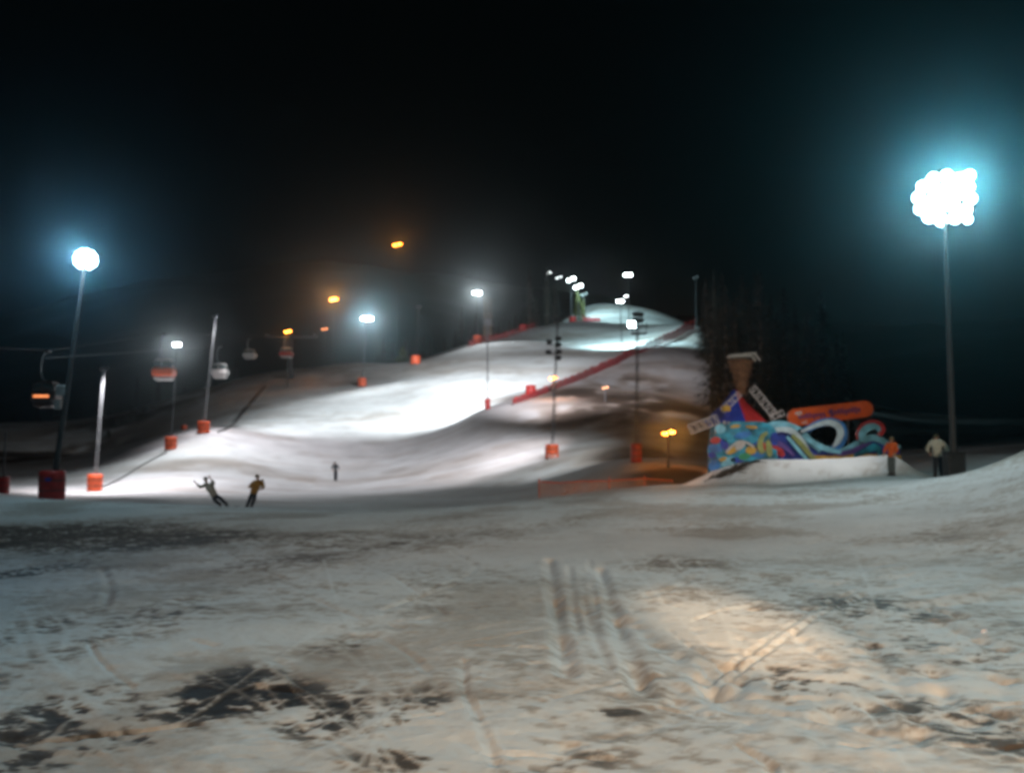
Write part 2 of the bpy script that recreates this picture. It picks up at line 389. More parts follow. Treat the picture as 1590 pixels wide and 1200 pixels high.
streak = .6*fbm(Xs*3.2 + warp*3, Ys*6.0 + warp, 4) + .6*fbm(Xs*9, Ys*14, 3) + .25*fbm(Xr*3, Yr*16, 3)
blot = fbm(X*1.6 + 4, Y*1.2, 4)
def stain(px, py, rxpx, rypx, amt, lo=-.15, hi=.25, ang=0):
    global dirt_shade
    cx, cy = on(px, py); ex, _ = on(px + rxpx, py); _, ey1 = on(px, py - rypx); _, ey2 = on(px, min(py + rypx, 1300)); rx = abs(ex-cx); ry = abs(ey1-ey2)/2
    dx, dy = X-cx, Y-cy; c, s_ = math.cos(ang), math.sin(ang); u = (dx*c+dy*s_)/rx; v = (-dx*s_+dy*c)/ry
    e = np.exp(-(u*u+v*v)**1.3) * amt
    dirt_shade = np.maximum(dirt_shade, 1.0*e * sstep(lo + .05, hi + .16, streak*.9 + blot*.4 + .18*e))
for a in ((345,1075,70,38,1.6,-.35,.05), (430,1082,66,26,1.3,-.28,.1), (510,1110,70,40,.95,-.15,.15), (640,1110,90,45,.55,-.05,.25), (620,1180,100,22,.7,-.1,.2), (530,1000,60,18,.35),
          (40,980,60,40,.6,-.2,.25), (100,1010,60,60,.4), (80,1110,110,50,.75,-.1,.25), (200,1130,80,50,.7,-.1,.2), (30,1180,90,40,.7), (20,890,60,25,.9), (60,832,190,24,1.0,-.35,.15), (230,838,150,18,1.0,-.4,.1),
          (1440,1100,150,40,.42,-.2,.25), (1520,1130,110,50,.5,-.2,.25), (1250,1060,90,40,.55), (880,1180,140,30,.45), (960,1105,40,6,.7,-.4,0),
          (1350,945,120,32,.50,-.25,.2), (1060,875,110,16,.42,-.25,.2), (450,868,130,16,.45,-.25,.2), (560,838,300,20,.35,-.3,.2), (1450,1010,150,40,.4), (1180,930,200,50,.30), (600,900,300,45,.22), (240,960,100,40,.35)):
    stain(*a)
for i in range(330):                      # boot holes and kicked lumps
    if i < 60: px, py = rr.gauss(1115, 40), rr.gauss(1060, 28)
    elif i < 180: px, py = rr.gauss(1400, 110), rr.gauss(1080, 60)
    elif i < 240: px, py = rr.gauss(910, 60), rr.gauss(915, 30)
    elif i < 300: px, py = rr.gauss(1330, 110), rr.gauss(955, 22)
    else: px, py = rr.uniform(0, 1590), rr.uniform(850, 1199)
    if not (815 < py < 1250): continue
    cx, cy = on(px, py); rx, ry = rr.uniform(.05, .13), rr.uniform(.08, .2); i0 = np.searchsorted(rows, cy - .8); i1 = np.searchsorted(rows, cy + .8)
    x, y = X[i0:i1], Y[i0:i1]; e_ = ((x-cx)/rx)**2 + ((y-cy)/ry)**2
    Z[i0:i1] += rr.choice((-.03, -.03, -.02, .02)) * np.exp(-e_) * rr.uniform(.5, 1.2)
def far_tone(px, py, D, rx, ry, amt, lo=-.1, hi=.2):
    global dirt_shade
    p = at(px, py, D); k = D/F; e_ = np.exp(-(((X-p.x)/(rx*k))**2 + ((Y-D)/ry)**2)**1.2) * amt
    dirt_shade = np.maximum(dirt_shade, e_ * sstep(lo, hi, fbm(X*.12 + 3, Y*.09, 4) + .25*e_))
for q in ((930,650,98,110,9,.75,-.3,.1), (1010,640,108,110,14,.9,-.3,.05), (1000,700,72,90,7,.85,-.3,.05), (1060,735,58,90,6,.8,-.3,.1), (900,625,118,60,7,.7), (980,600,130,70,9,.6), (870,660,95,40,4,.5),  # bare earth, painted darker to carry the shade right of the net
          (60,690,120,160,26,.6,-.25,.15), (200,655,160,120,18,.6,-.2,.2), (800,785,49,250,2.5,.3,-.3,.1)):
    far_tone(*q)
dirt_shade = np.maximum(dirt_shade, near*(.04 + .13*sstep(-.1, .45, streak + .5*blot)*sstep(-.25, .3, fbm(X*.22 + 9, Y*.16, 3))))
dirt_shade = np.maximum(dirt_shade, .12*sstep(50, 70, Y)*sstep(.0, .35, fbm(X*.03 + .01*Y, Y*.16, 4)) + .08*sstep(50, 70, Y)*sstep(.05, .3, fbm(X*.18, Y*.5, 4)))
dirt_shade = np.clip(dirt_shade, 0, 1) * (1 - .7*np.clip(packed*1.2, 0, 1))
dirt_shade += .16 * (1 - sstep(40, 46, Y)) * sstep(-.1, .4, fbm(X*.35, Y*.35, 4) + .4*streak)
Z -= .010 * dirt_shade * near
# earth beside the piste, its colour also deepening the shade right of the net
me = bpy.data.meshes.new("snow_ground")
V = np.stack([X, Y, Z], -1).reshape(-1, 3).astype(np.float32); NR = len(rows)
me.vertices.add(len(V)); me.vertices.foreach_set("co", V.ravel())
i = np.arange(NR-1)[:, None]*NC + np.arange(NC-1)[None, :]
Q = np.stack([i, i+1, i+NC+1, i+NC], -1).reshape(-1).astype(np.int32); nq = len(Q)//4
me.loops.add(len(Q)); me.loops.foreach_set("vertex_index", Q)
me.polygons.add(nq); me.polygons.foreach_set("loop_start", np.arange(nq, dtype=np.int32)*4); me.polygons.foreach_set("use_smooth", np.ones(nq, bool))
me.update(calc_edges=True)
at_ = me.attributes.new("dirt_shade", 'FLOAT', 'POINT'); at_.data.foreach_set("value", dirt_shade.ravel().astype(np.float32))
go = bpy.data.objects.new("snow_ground", me); C.objects.link(go); tag(go, None, None, kind='structure')
m = bpy.data.materials.new("trodden_snow"); m.use_nodes = True; nt = m.node_tree; N = nt.nodes; L = nt.links
b = N["Principled BSDF"]; b.inputs["Roughness"].default_value = .8; b.inputs["Specular IOR Level"].default_value = .15
a = N.new("ShaderNodeAttribute"); a.attribute_name = "dirt_shade"
geo = N.new("ShaderNodeNewGeometry")
n1 = N.new("ShaderNodeTexNoise"); n1.inputs["Scale"].default_value = 6; n1.inputs["Detail"].default_value = 8; n1.inputs["Roughness"].default_value = .65; L.new(geo.outputs["Position"], n1.inputs["Vector"])
ad = N.new("ShaderNodeMath"); ad.operation = 'MULTIPLY_ADD'; L.new(n1.outputs[0], ad.inputs[0]); ad.inputs[1].default_value = .9; ad.inputs[2].default_value = .55
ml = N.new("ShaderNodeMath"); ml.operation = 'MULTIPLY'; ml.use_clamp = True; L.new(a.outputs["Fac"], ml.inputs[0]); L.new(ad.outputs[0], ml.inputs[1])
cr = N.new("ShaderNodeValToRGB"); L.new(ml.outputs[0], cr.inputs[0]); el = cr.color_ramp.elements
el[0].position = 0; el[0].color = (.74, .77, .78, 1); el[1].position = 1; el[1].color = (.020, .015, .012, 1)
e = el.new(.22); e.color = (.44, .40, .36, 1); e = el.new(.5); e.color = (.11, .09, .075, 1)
n3 = N.new("ShaderNodeTexNoise"); n3.inputs["Scale"].default_value = .35; n3.inputs["Detail"].default_value = 6; L.new(geo.outputs["Position"], n3.inputs["Vector"])
mx = N.new("ShaderNodeMixRGB"); mx.blend_type = 'MULTIPLY'; mx.inputs[0].default_value = 1; L.new(cr.outputs[0], mx.inputs[1])
cr2 = N.new("ShaderNodeValToRGB"); L.new(n3.outputs[0], cr2.inputs[0]); cr2.color_ramp.elements[0].position = .3; cr2.color_ramp.elements[0].color = (.80, .80, .80, 1); cr2.color_ramp.elements[1].position = .62; cr2.color_ramp.elements[1].color = (1, 1, 1, 1)
L.new(cr2.outputs[0], mx.inputs[2]); L.new(mx.outputs[0], b.inputs["Base Color"])
n4 = N.new("ShaderNodeTexNoise"); n4.inputs["Scale"].default_value = 9; n4.inputs["Detail"].default_value = 7; n4.inputs["Roughness"].default_value = .6; L.new(geo.outputs["Position"], n4.inputs["Vector"])
bp = N.new("ShaderNodeBump"); bp.inputs["Strength"].default_value = .55; bp.inputs["Distance"].default_value = .035; L.new(n4.outputs[0], bp.inputs["Height"]); L.new(bp.outputs[0], b.inputs["Normal"])
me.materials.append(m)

# dark mountain behind the piste
def mount(x, y):
    px = CX + F * x / np.maximum(y, 1)
    k = .30 + .10*np.sin(px/260.) 
    top = 195 - .00012*(px-820)**2
    return np.clip(5 + (y-400)*k, -40, np.maximum(top, 40)) * 1.0 + 14*fbm(x*.01, y*.01, 4)
yy = np.linspace(395, 1300, 90); xx = np.linspace(-1500, 1500, 160)
GX, GY = np.meshgrid(xx, yy); GZ = mount(GX, GY)
mb = MB(); mb.add(np.stack([GX, GY, GZ], -1).reshape(-1, 3).tolist(), [(r*160+c, r*160+c+1, (r+1)*160+c+1, (r+1)*160+c) for r in range(89) for c in range(159)])
tag(mb.build("mountain", M['rock'], smooth=True), None, None, kind='structure')

# ------------------------------------------------------------------ floodlight masts
def basis(dirv):
    z = Vector(dirv).normalized(); x = Vector((0, 0, 1)).cross(z)
    x = x.normalized() if x.length > 1e-3 else Vector((1, 0, 0)); y = z.cross(x); m3 = Matrix((x, y, z)).transposed(); return m3
def floodlight(parent, c, aim, w, h, lens, name="floodlight", rnd=False):
    """housing with a rim, cooling box, yoke; aim = unit vector the lens looks along"""
    rot = basis(aim)
    if rnd:                              # round reflector lamp: dish, rim, ballast pot, yoke
        mb = MB(); k = h / w
        mb.lathe([(.10*w, -.5*w), (.2*w, -.48*w), (.22*w, -.28*w), (.36*w, -.2*w), (.5*w, .0), (.52*w, .03*w), (.5*w, .05*w)], n=18, sy=k)
        for sx in (-1, 1): mb.box((sx*.54*w, 0, -.12*w), (.04, .06, w*.4))
        mb.v = [tuple(rot @ Vector(v) + Vector(c)) for v in mb.v]; o = mb.build(name, M['dark_steel'], parent, smooth=False)
        lb = MB(); lb.lathe([(.47*w, .055*w), (.44*w, .09*w), (.3*w, .13*w), (.05*w, .15*w)], n=18, sy=k)
        lb.v = [tuple(rot @ Vector(v) + Vector(c)) for v in lb.v]; lb.build("lens", lens, o, smooth=True)
        return o
    mb = MB(); hw, hh = w/2, h/2
    rings = [(-.42*w, .55), (-.30*w, .72), (.0, 1.0), (.05*w, 1.0)]
    vs = []
    for z, k in rings: vs += [rot @ Vector((sx*hw*k, sy*hh*k, z)) for sx, sy in ((-1, -1), (1, -1), (1, 1), (-1, 1))]
    fs = [(r*4+i, r*4+(i+1) % 4, (r+1)*4+(i+1) % 4, (r+1)*4+i) for r in range(3) for i in range(4)] + [(0, 3, 2, 1), (12, 13, 14, 15)]
    mb.add([v + Vector(c) for v in vs], fs)
    mb.box(Vector(c) + rot @ Vector((0, 0, -.5*w)), (w*.4, h*.45, w*.25), rot)
    for sx in (-1, 1): mb.box(Vector(c) + rot @ Vector((sx*(hw+.03), 0, -.12*w)), (.04, .06, w*.5), rot)
    o = mb.build(name, M['dark_steel'], parent)
    lb = MB(); k = .93
    lb.lathe([(.05, .0), (.5, .0), (.48, .03), (.3, .05), (.02, .055)], n=4) if False else None
    vs = [rot @ Vector((sx*hw*k, sy*hh*k, .05*w + dz)) + Vector(c) for dz in (.012, .035) for sx, sy in ((-1, -1), (1, -1), (1, 1), (-1, 1))]
    lb.add(vs, [(0, 1, 5, 4), (1, 2, 6, 5), (2, 3, 7, 6), (3, 0, 4, 7), (4, 5, 6, 7), (3, 2, 1, 0)])
    lb.build("lens", lens, o)
    return o
def lattice(mb, a, b, w0, w1, r=.035, bays=10):
    a, b = Vector(a), Vector(b); pts = []
    for k in range(3):
        q = R(90 + 120*k); o = Vector((math.cos(q), math.sin(q), 0))
        pts.append([a.lerp(b, i/bays) + o*(w0 + (w1-w0)*i/bays) for i in range(bays+1)])
    for leg in pts: mb.tube([leg[0], leg[-1]], r, 6)
    for i in range(bays):
        for k in range(3):
            mb.tube([pts[k][i], pts[(k+1) % 3][i+1]], r*.45, 4, False)
            mb.tube([pts[k][i], pts[(k+1) % 3][i]], r*.45, 4, False)
def pad(parent, h, r, m, z0=0, marks=None, boxy=False):
    mb = MB()
    prof = [(r*.82, z0), (r*.98, z0+.05), (r*1.0, z0+h*.3), (r*.97, z0+h*.335), (r*1.0, z0+h*.37), (r*1.0, z0+h*.64), (r*.97, z0+h*.67), (r*1.0, z0+h*.70), (r*.98, z0+h-.06), (r*.85, z0+h)]
    mb.lathe(prof, n=20)
    o = mb.build("padding", m, parent, smooth=True)
    for zz in (.335, .67):
        sb = MB(); sb.lathe([(r*.975, z0+h*zz-.03), (r*1.012, z0+h*zz-.02), (r*1.012, z0+h*zz+.02), (r*.975, z0+h*zz+.03)], n=20)
        sb.build("strap", M['dark_box'], o)
    return o
def mast(label, top, base, D, n=2, lens='lens_small', size=.6, aim=None, kind='lattice', padm=None, padh=1.45, padr=.55, rows_=1, group='floodlight masts', gap=1.15, rad=.06, pm='galv', name='floodlight_mast', sink=True, bays=10, offs=None):
    pt = at(top[0], top[1], D); pb = at(base[0], base[1], D); gzv = gz(pb.x, pb.y)
    zb = gzv if sink else pb.z
    root = thing(name, label, 'light mast', (pb.x, pb.y, zb - .05), group)
    T = pt - Vector((pb.x, pb.y, zb - .05)); Tc = T.copy()
    mb = MB()
    if kind == 'lattice': lattice(mb, (0, 0, 0), T, .15, .10, .022, bays); 
    else: mb.tube([(0, 0, 0), T*.5, T], [rad*1.7, rad*1.35, rad], 10)
    mb.build("pole", M[pm], root)
    aim = Vector(aim if aim is not None else (0, -1, -.15)).normalized()
    side = Vector((0, 0, 1)).cross(aim).normalized()
    per = (n + rows_ - 1)//rows_; W_ = per*size*gap
    cb = MB()
    for r_ in range(rows_):
        zc = (r_ - (rows_-1)/2)*size*1.05
        cb.tube([T + side*(-W_/2) + Vector((0, 0, zc - .0)) - aim*.28*size*1.6, T + side*(W_/2) + Vector((0, 0, zc)) - aim*.28*size*1.6], .04, 6)
    if rows_ > 1: cb.tube([T - aim*.28*size*1.6 + Vector((0, 0, -size*rows_/2)), T - aim*.28*size*1.6 + Vector((0, 0, size*rows_/2))], .05, 6)
    cb.build("crossbar", M['dark_steel'], root)
    k = 0
    for r_ in range(rows_) if offs is None else ():
        for c_ in range(per):
            if k >= n: break
            off = side*((c_ - (per-1)/2)*size*gap) + Vector((0, 0, (r_ - (rows_-1)/2)*size*1.05))
            floodlight(root, T + off, (aim + side*.12*(c_-(per-1)/2)).normalized(), size, size*.85, M[lens], rnd=lens != 'lens_off')
            k += 1
    for ox, oz, sz in offs or ():
        floodlight(root, T + side*ox + Vector((0, 0, oz)), (aim + side*.1*ox).normalized(), sz, sz, M[lens], rnd=True)
    if padm: pad(root, padh, padr, M[padm])
    return root, pt

# big lamp by the stage
def RINGS(d, sz): return ((0, 0, sz),) + tuple((d*k*math.cos(2*math.pi*i/(6*k) + .2*k), d*k*.96*math.sin(2*math.pi*i/(6*k) + .2*k), sz) for k in (1, 2) for i in range(6*k))
rA, pA = mast('tall mast at far right with the largest, brightest cluster of floodlights', (1466,308), (1482,738), 37, 6, 'lens_big', .82, (-.35, -1, -.22), 'pole', rows_=2, gap=1.02, rad=.08, pm='dim_steel', offs=RINGS(.50, .55) + ((.98,.88,.5),(.86,-.98,.42)))
mb = MB(); mb.box((0, 0, .55), (.72, .6, 1.05), bev=.05); mb.box((0, 0, 1.1), (.8, .68, .06)); mb.box((.0, -.31, .6), (.5, .03, .7)); mb.build("base_box", M['dark_box'], rA)
lamp('SPOT', rA, pA + Vector((-.3, -1.3, -.2)), 5200, (.84, .97, 1.0), (-2, 14, 0), 120, 1.0, .9)
lamp('SPOT', rA, pA + Vector((-.2, -1.3, .0)), 27000, (.13, .76, 1.0), (0, 0, 17.5), 84, 1.0, .9)  # extra spot towards the camera, added to make the halo in the haze
lamp('SPOT', rA, pA + Vector((-.5, .4, -.6)), 6000, (1.0, .94, .92), (13, 45, 1), 60, 1.0, .4)
lamp('POINT', rA, pA + Vector((-.2, -1.3, .0)), 1000, (.6, .95, 1.0), radius=.9)
# left big lamp
rB, pB = mast('leaning mast at far left, bright floodlight cluster on top, big dark red pad below', (133,403), (80,776), 43, 4, 'lens_big', .62, (.35, -1, -.2), 'pole', 'red_pad', 1.42, .60, rows_=2, rad=.09, pm='dark_steel', offs=RINGS(.22, .25))
mb = MB(); mb.box(at(96, 606, 43) - rB.location, (.42, .35, .5), bev=.04); mb.box(at(90, 628, 43) - rB.location, (.3, .3, .45), bev=.04); mb.build("switch_box", M['galv'], rB)
mb = MB(); mb.box((.12, -.61, 1.02), (.30, .02, .10)); mb.box((.12, -.615, 1.0), (.18, .02, .18)); mb.build("emblem", M['blue'], rB)
lamp('SPOT', rB, pB + Vector((.2, -.9, 0)), 7000, (.25, .65, 1.0), (0, 0, 15), 80, 1.0, .6)  # extra spot added for this lamp's halo, aimed over the camera
lamp('POINT', rB, pB + Vector((.2, -.9, 0)), 1000, (.60, .88, 1.0), radius=.6)

UP = (.2, 1, -.5)
rC, pC = mast('unlit galvanised lattice mast with orange pad, just right of the big dark red pad', (162,572), (147,763), 76, 2, 'lens_off', .45, (.5, .8, -.3), 'lattice', 'orange_pad', 1.5, .62)
rD, pD = mast('thin mast with small white floodlight and orange pad, behind the orange cable car', (275,535), (265,697), 95, 2, 'lens_mid', .42, (0, -1, -.1), 'pole', 'orange_pad', 1.4, .62, rad=.05, pm='dark_steel')
rE, pE = mast('tall bright lattice mast beside the grey cabin, its floodlights unlit', (335,490), (316,673), 100, 2, 'lens_off', .5, (.6, .6, -.3), 'lattice', 'orange_pad', 1.35, .68)
rF, pF = mast('mast at the left edge of the piste with a large cool white floodlight', (570,495), (562,600), 145, 3, 'lens_cool', .55, (.05, -1, -.1), 'pole', 'orange_pad', 1.4, .72, rad=.06, pm='dark_steel')
mast('faint unlit mast with orange pad beside the mossy bush', (650,476), (645,567), 160, 2, 'lens_off', .6, (.5, .9, -.4), 'lattice', 'orange_pad', 1.5, .9, pm='dark_steel')
rH, pH = mast('lit white mast before the pale brown trunks, orange pad at its foot', (741,455), (741,532), 200, 2, 'lens_mid', .9, (0, -1, -.1), 'pole', 'orange_pad', 1.8, 1.0, rad=.07, pm='dark_steel')
rI, pI = mast('lattice mast rising from the brightest snow with a dark red foot pad', (757,500), (757,637), 108, 4, 'lens_off', .42, (-.3, 1, -.5), 'lattice', 'red_pad', 1.3, .34, rows_=2, pm='dark_steel')
rJ, pJ = mast('lattice mast over the orange pad on white feet, dark floodlights halfway up', (866,497), (857,712), 78, 2, 'lens_off', .40, (-.3, 1, -.4), 'lattice', 'orange_pad', 1.25, .60, pm='dark_steel')
T = at(862, 540, 78) - rJ.location
for i, (dx, dz, yaw) in enumerate(((-.55, .55, -.8), (.25, .25, .2), (.3, -.35, .4), (-.6, -.4, -.7), (.28, .8, .1), (.25, -.9, .3))):
    floodlight(rJ, T + Vector((dx, 0, dz)), (yaw, 1, -.4), .5, .42, M['lens_off'])
mb = MB(); mb.tube([T + Vector((-.9, .1, .3)), T + Vector((.6, .1, .3))], .05); mb.tube([T + Vector((-.9, .1, -.5)), T + Vector((.6, .1, -.5))], .05); mb.build("crossbar", M['dark_steel'], rJ)
mb = MB()
for dx in (-.25, .05, .3): mb.box((dx, -.55, .0), (.09, .12, .75), bev=.015)
mb.build("foot", M['white_paint'], rJ)
rK, pK = mast('mast right of the piste with dark floodlights and one lit, dull red pad below', (990,493), (988,718), 65, 4, 'lens_off', .42, (-.5, 1, -.5), 'lattice', 'red_pad', 1.42, .42, rows_=2, pm='dark_steel')
floodlight(rK, at(981, 504, 65) - rK.location, (-.1, -1, -.1), .48, .40, M['lens_cool'])
mb = MB(); mb.box(at(992, 518, 65) - rK.location, (1.1, .8, .07)); 
for sx in (-.5, .5): mb.tube([at(992, 518, 65) - rK.location + Vector((sx, -.35, 0)), at(992, 500, 65) - rK.location + Vector((sx, -.35, 0))], .025, 5)
mb.build("platform", M['dark_steel'], rK)
rL, pL = mast('highest lit mast at the right of the upper piste', (975,427), (977,500), 210, 2, 'lens_mid', .95, (-.1, -1, -.1), 'pole', rad=.08, pm='dark_steel')
rM_, pM = mast('lit mast below the highest one, standing through the middle of the piste', (963,468), (966,548), 165, 2, 'lens_mid', .62, (-.1, -1, -.1), 'lattice', rad=.07, pm='dark_steel')
floodlight(rM_, at(972, 460, 165) - rM_.location, (.3, -1, -.1), .7, .28, M['lens_small'])
far = [((887,434), 250, 'lens_mid', 'upper of two bright lamps beside the tree at the piste top'), ((898,445), 235, 'lens_mid', 'lower of two bright lamps beside the tree at the piste top'),
       ((852,424), 330, 'lens_small', 'leftmost small lamp of the line climbing the dark hill'), ((868,431), 310, 'lens_small', 'small dim lamp just left of the two bright lamps at the top'),
       ((907,457), 270, 'lens_off', 'unlit floodlights over the little snowfield at the top'), ((1080,431), 300, 'lens_off', 'faint unlit lamp on the dark hill right of the highest lit mast')]
FAR = []
for (px, py), D, ln, lab in far:
    g = gz(at(px, py, D).x, D); pb = CY  # foot straight below
    p = at(px, py, D); root = thing('floodlight_mast', lab, 'light mast', (p.x, p.y, g - .1), 'floodlight masts'); FAR.append((root, p))
    T = p - root.location; mb = MB(); mb.tube([(0, 0, 0), T], [.16, .09], 8); mb.build("pole", M['dark_steel'], root)
    mb = MB(); mb.tube([T + Vector((-1.1, .3, 0)), T + Vector((1.1, .3, 0))], .06, 6); mb.build("crossbar", M['dark_steel'], root)
    for sx in (-.62, .62): floodlight(root, T + Vector((sx, 0, sx*.45)), (sx*.1, -1, -.1), 1.0 if ln == 'lens_mid' else .7, .75 if ln == 'lens_mid' else .3, M[ln])

# warm lamps on plain posts
def street_lamp(label, px, py, D, lens='lens_sod', size=.5, energy=0, halo=0, z=None):
    p = at(px, py, D); g = gz(p.x, D) if z is None else z
    root = thing('street_lamp', label, 'street lamp', (p.x, p.y, g - .1), 'warm orange lamps')
    T = p - root.location; mb = MB(); mb.tube([(.0, .3, 0), (0, .3, T.z*.97), (0, .25, T.z + .15), (0, .05, T.z + .2)], [.09, .07, .05, .05], 8); mb.build("pole", M['dark_steel'], root)
    for sx in (-.5, .5):
        c = T + Vector((sx*size*1.15, 0, sx*size*.25)); mb = MB(); mb.lathe([(size*.15, .32*size), (size*.45, .22*size), (size*.58, 0), (size*.54, -.02*size)], c, 12); hd = mb.build("lamp_head", M['dark_steel'], root)
        mb = MB(); mb.lathe([(size*.50, -.02*size), (size*.48, -.25*size), (size*.3, -.42*size), (.05*size, -.48*size)], c, 12); mb.build("lens", M[lens], hd)
    if energy: lamp('POINT', root, p + Vector((0, -.6, -.5)), energy, SOD, radius=.3)
    if halo: lamp('SPOT', root, p + Vector((0, -.8, -.1)), halo, SOD, (0, 0, EYE + 6), 50, 1.0, .3)  # added spot that only feeds the glow around the lamp
    return root
street_lamp('highest warm orange lamp, alone in the black sky', 617, 379, 420, size=1.9, halo=6000, z=mount(np.array(-54.), np.array(420.)).item())
street_lamp('orange lamp with a soft glow, lower left of the highest orange one', 518, 464, 330, size=1.45, energy=1500, halo=14000)
street_lamp('small orange lamp on the cableway side above the dark red cabin', 447, 514, 150, size=.55, energy=260)
street_lamp('dim reddish lamp between the glowing orange one and the left piste mast', 504, 510, 230, 'lens_sod_dim', .8)
street_lamp('yellow lamp low against the bright snow by the red net', 859, 586, 112, size=.46, energy=260)
street_lamp('dim orange lamp in the shadow right of the red net', 940, 601, 108, 'lens_sod_dim', .36)
street_lamp('bright orange lamp left of the windmill', 1038, 670, 62, size=.42, energy=45, halo=3500)

# ------------------------------------------------------------------ light on the piste: every beam starts at a mast head
def beam(root, src, px, py, W_, col=NEUT, size=50, D=None, blend=1.0):
    if D is None:
        x, y = on(px, py); tgt = (x, y, gz(x, y))
    else: tgt = at(px, py, D)
    lamp('SPOT', root, src, W_, col, tgt, size, blend, .4)
beam(rI, pI + Vector((0, .5, .3)), 640, 625, 44000, NEUT, 95, 120)
beam(rI, pI + Vector((0, .5, .3)), 760, 580, 30000, NEUT, 70, 142)
beam(rJ, pJ + Vector((0, .5, .3)), 700, 725, 14000, PINK, 90, 85)
beam(rJ, pJ + Vector((0, .5, .3)), 880, 560, 130000, PINK, 60, 150)
beam(rI, pI + Vector((0, .5, .3)), 780, 555, 95000, NEUT, 60, 160)
lamp('SPOT', rF, pF + Vector((0, -1, 0)), 9000, (.35, .85, 1.0), (0, 0, EYE + 8), 40, 1.0, .4)  # not piste light: extra spot added for the mast's halo
beam(rF, pF + Vector((0, -.8, -.3)), 600, 650, 12000, NEUT, 110, 122)
beam(rH, pH + Vector((0, -1, -.3)), 820, 560, 15000, NEUT, 100, 160)
beam(rM_, pM + Vector((0, 1, .3)), 980, 520, 50000, COOL, 120, 175)
beam(rL, pL + Vector((0, 1, .3)), 960, 480, 110000, COOL, 80, 290)
beam(rD, pD + Vector((0, -.8, -.2)), 320, 720, 8000, NEUT, 130, 85)
beam(rE, pE + Vector((.5, -.6, -.2)), 470, 655, 15000, NEUT, 60, 116)
beam(rE, pE + Vector((.5, -.6, -.2)), 430, 690, 11000, PINK, 120, 100)
beam(rC, pC + Vector((.5, -.9, -.2)), 200, 760, 11000, PINK, 130, 75)  # added beam that brightens the pad; this mast's own lamps are unlit
beam(rK, at(981, 504, 65) + Vector((-.3, -.5, -.4)), 850, 705, 9000, NEUT, 60, 77)
beam(rK, pK + Vector((0, .6, .2)), 1050, 540, 26000, PINK, 45, 160)


# ------------------------------------------------------------------ windmill-shaped stage hut
D0 = 50.0
def frame(px, D, sink=.2):
    p = at(px, 700, D); g = gz(p.x, D) - sink
    def loc(x, y, dy=0): q = at(x, y, D); return Vector((q.x - p.x, dy, q.z - g))
    return Vector((p.x, D, g)), loc
g0, LW = frame(1145, D0, .4)
wm = thing('windmill', 'painted windmill hut with blue and red cone roof and straw chimney on the stage', 'windmill hut', g0)
c = LW(1143, 700); H1 = LW(1143, 652).z
mb = MB(); mb.lathe([(1.62, 0), (1.66, .3), (1.55, H1*.6), (1.42, H1)], (c.x, 0, 0), 8); mb.build("body", M['turq'], wm)
ap = LW(1147, 605)
for name, mm, ks in (("roof_panel", 'blue', (3, 4, 5)), ("roof_panel", 'redp', (6, 7, 0)), ("roof_panel", 'violet', (1, 2))):
    mb = MB()
    for k in ks:
        a0, a1 = R(45*k + 2.5), R(45*k + 47.5); q = []
        for rr_, zz in ((1.85, H1 - .12), (1.5, H1 + .2), (.72, H1 + .92), (.12, ap.z)):
            q.append((c.x + rr_*math.cos(a0), rr_*math.sin(a0), zz)); q.append((c.x + rr_*math.cos(a1), rr_*math.sin(a1), zz))
        inn = [(x*.96 + c.x*.04, y*.96, z - .06) for x, y, z in q]; vs = q + inn
        mb.add(vs, [(0,1,3,2),(2,3,5,4),(4,5,7,6),(8,10,11,9),(10,12,13,11),(12,14,15,13),(0,8,9,1),(6,7,15,14),(0,2,10,8),(2,4,12,10),(4,6,14,12),(1,9,11,3),(3,11,13,5),(5,13,15,7)])
    mb.build(name, M[mm], wm)
mb = MB(); mb.lathe([(1.50, H1 - .38), (1.56, H1 - .36), (1.56, H1 - .04), (1.50, H1)], (c.x, 0, 0), 8); fr = mb.build("fascia", M['blue'], wm)
mb = MB()
for i in range(9):
    x = c.x - 1.0 + i*.25; mb.box((x, -1.50, H1 - .2), (.14, .05, .15 if i % 3 else .2), Matrix.Rotation(.2*math.sin(i*2), 3, 'Y'))
mb.build("lettering", M['cab_grey'], fr)
b0, b1 = LW(1151, 612), LW(1155, 560)
mb = MB(); prof = []
for i in range(9):
    t = i/8; prof.append((.20 + .52*t**1.3 + .05*(-1)**i*.5, (b1.z-b0.z)*t))
mb.lathe(prof, (b0.x, 0, b0.z), 14)
rr = random.Random(5)
for i in range(150):
    t = rr.random(); a = rr.uniform(0, 6.28); r0 = .18 + .5*t**1.3; z = b0.z + (b1.z-b0.z)*t
    p0 = Vector((b0.x + r0*math.cos(a)*.9, r0*math.sin(a)*.9, z)); mb.tube([p0, p0 + Vector((math.cos(a)*.2, math.sin(a)*.2, rr.uniform(-.25, .3)))], [.025, .008], 4)
ch = mb.build("chimney", M['straw'], wm)
t0 = LW(1149, 556)
mb = MB(); mb.lathe([(.45, -.02), (.66, .03), (.70, .10), (.55, .20), (.15, .25)], (t0.x, 0, t0.z), 16, sx=1.05); mb.build("snow_cap", M['white_paint'], ch, smooth=True)
mb = MB()
for (x0, y0, x1, y1) in ((1163, 551, 1171, 562), (1169, 550, 1178, 561)):
    mb.tube([LW(x0, y0, -.3), LW(x1, y1, -.35)], [.07, .05], 6)
mb.tube([LW(1152, 550, -.3), LW(1172, 549, -.3)], .05, 6); mb.build("snow_drip", M['white_paint'], ch)
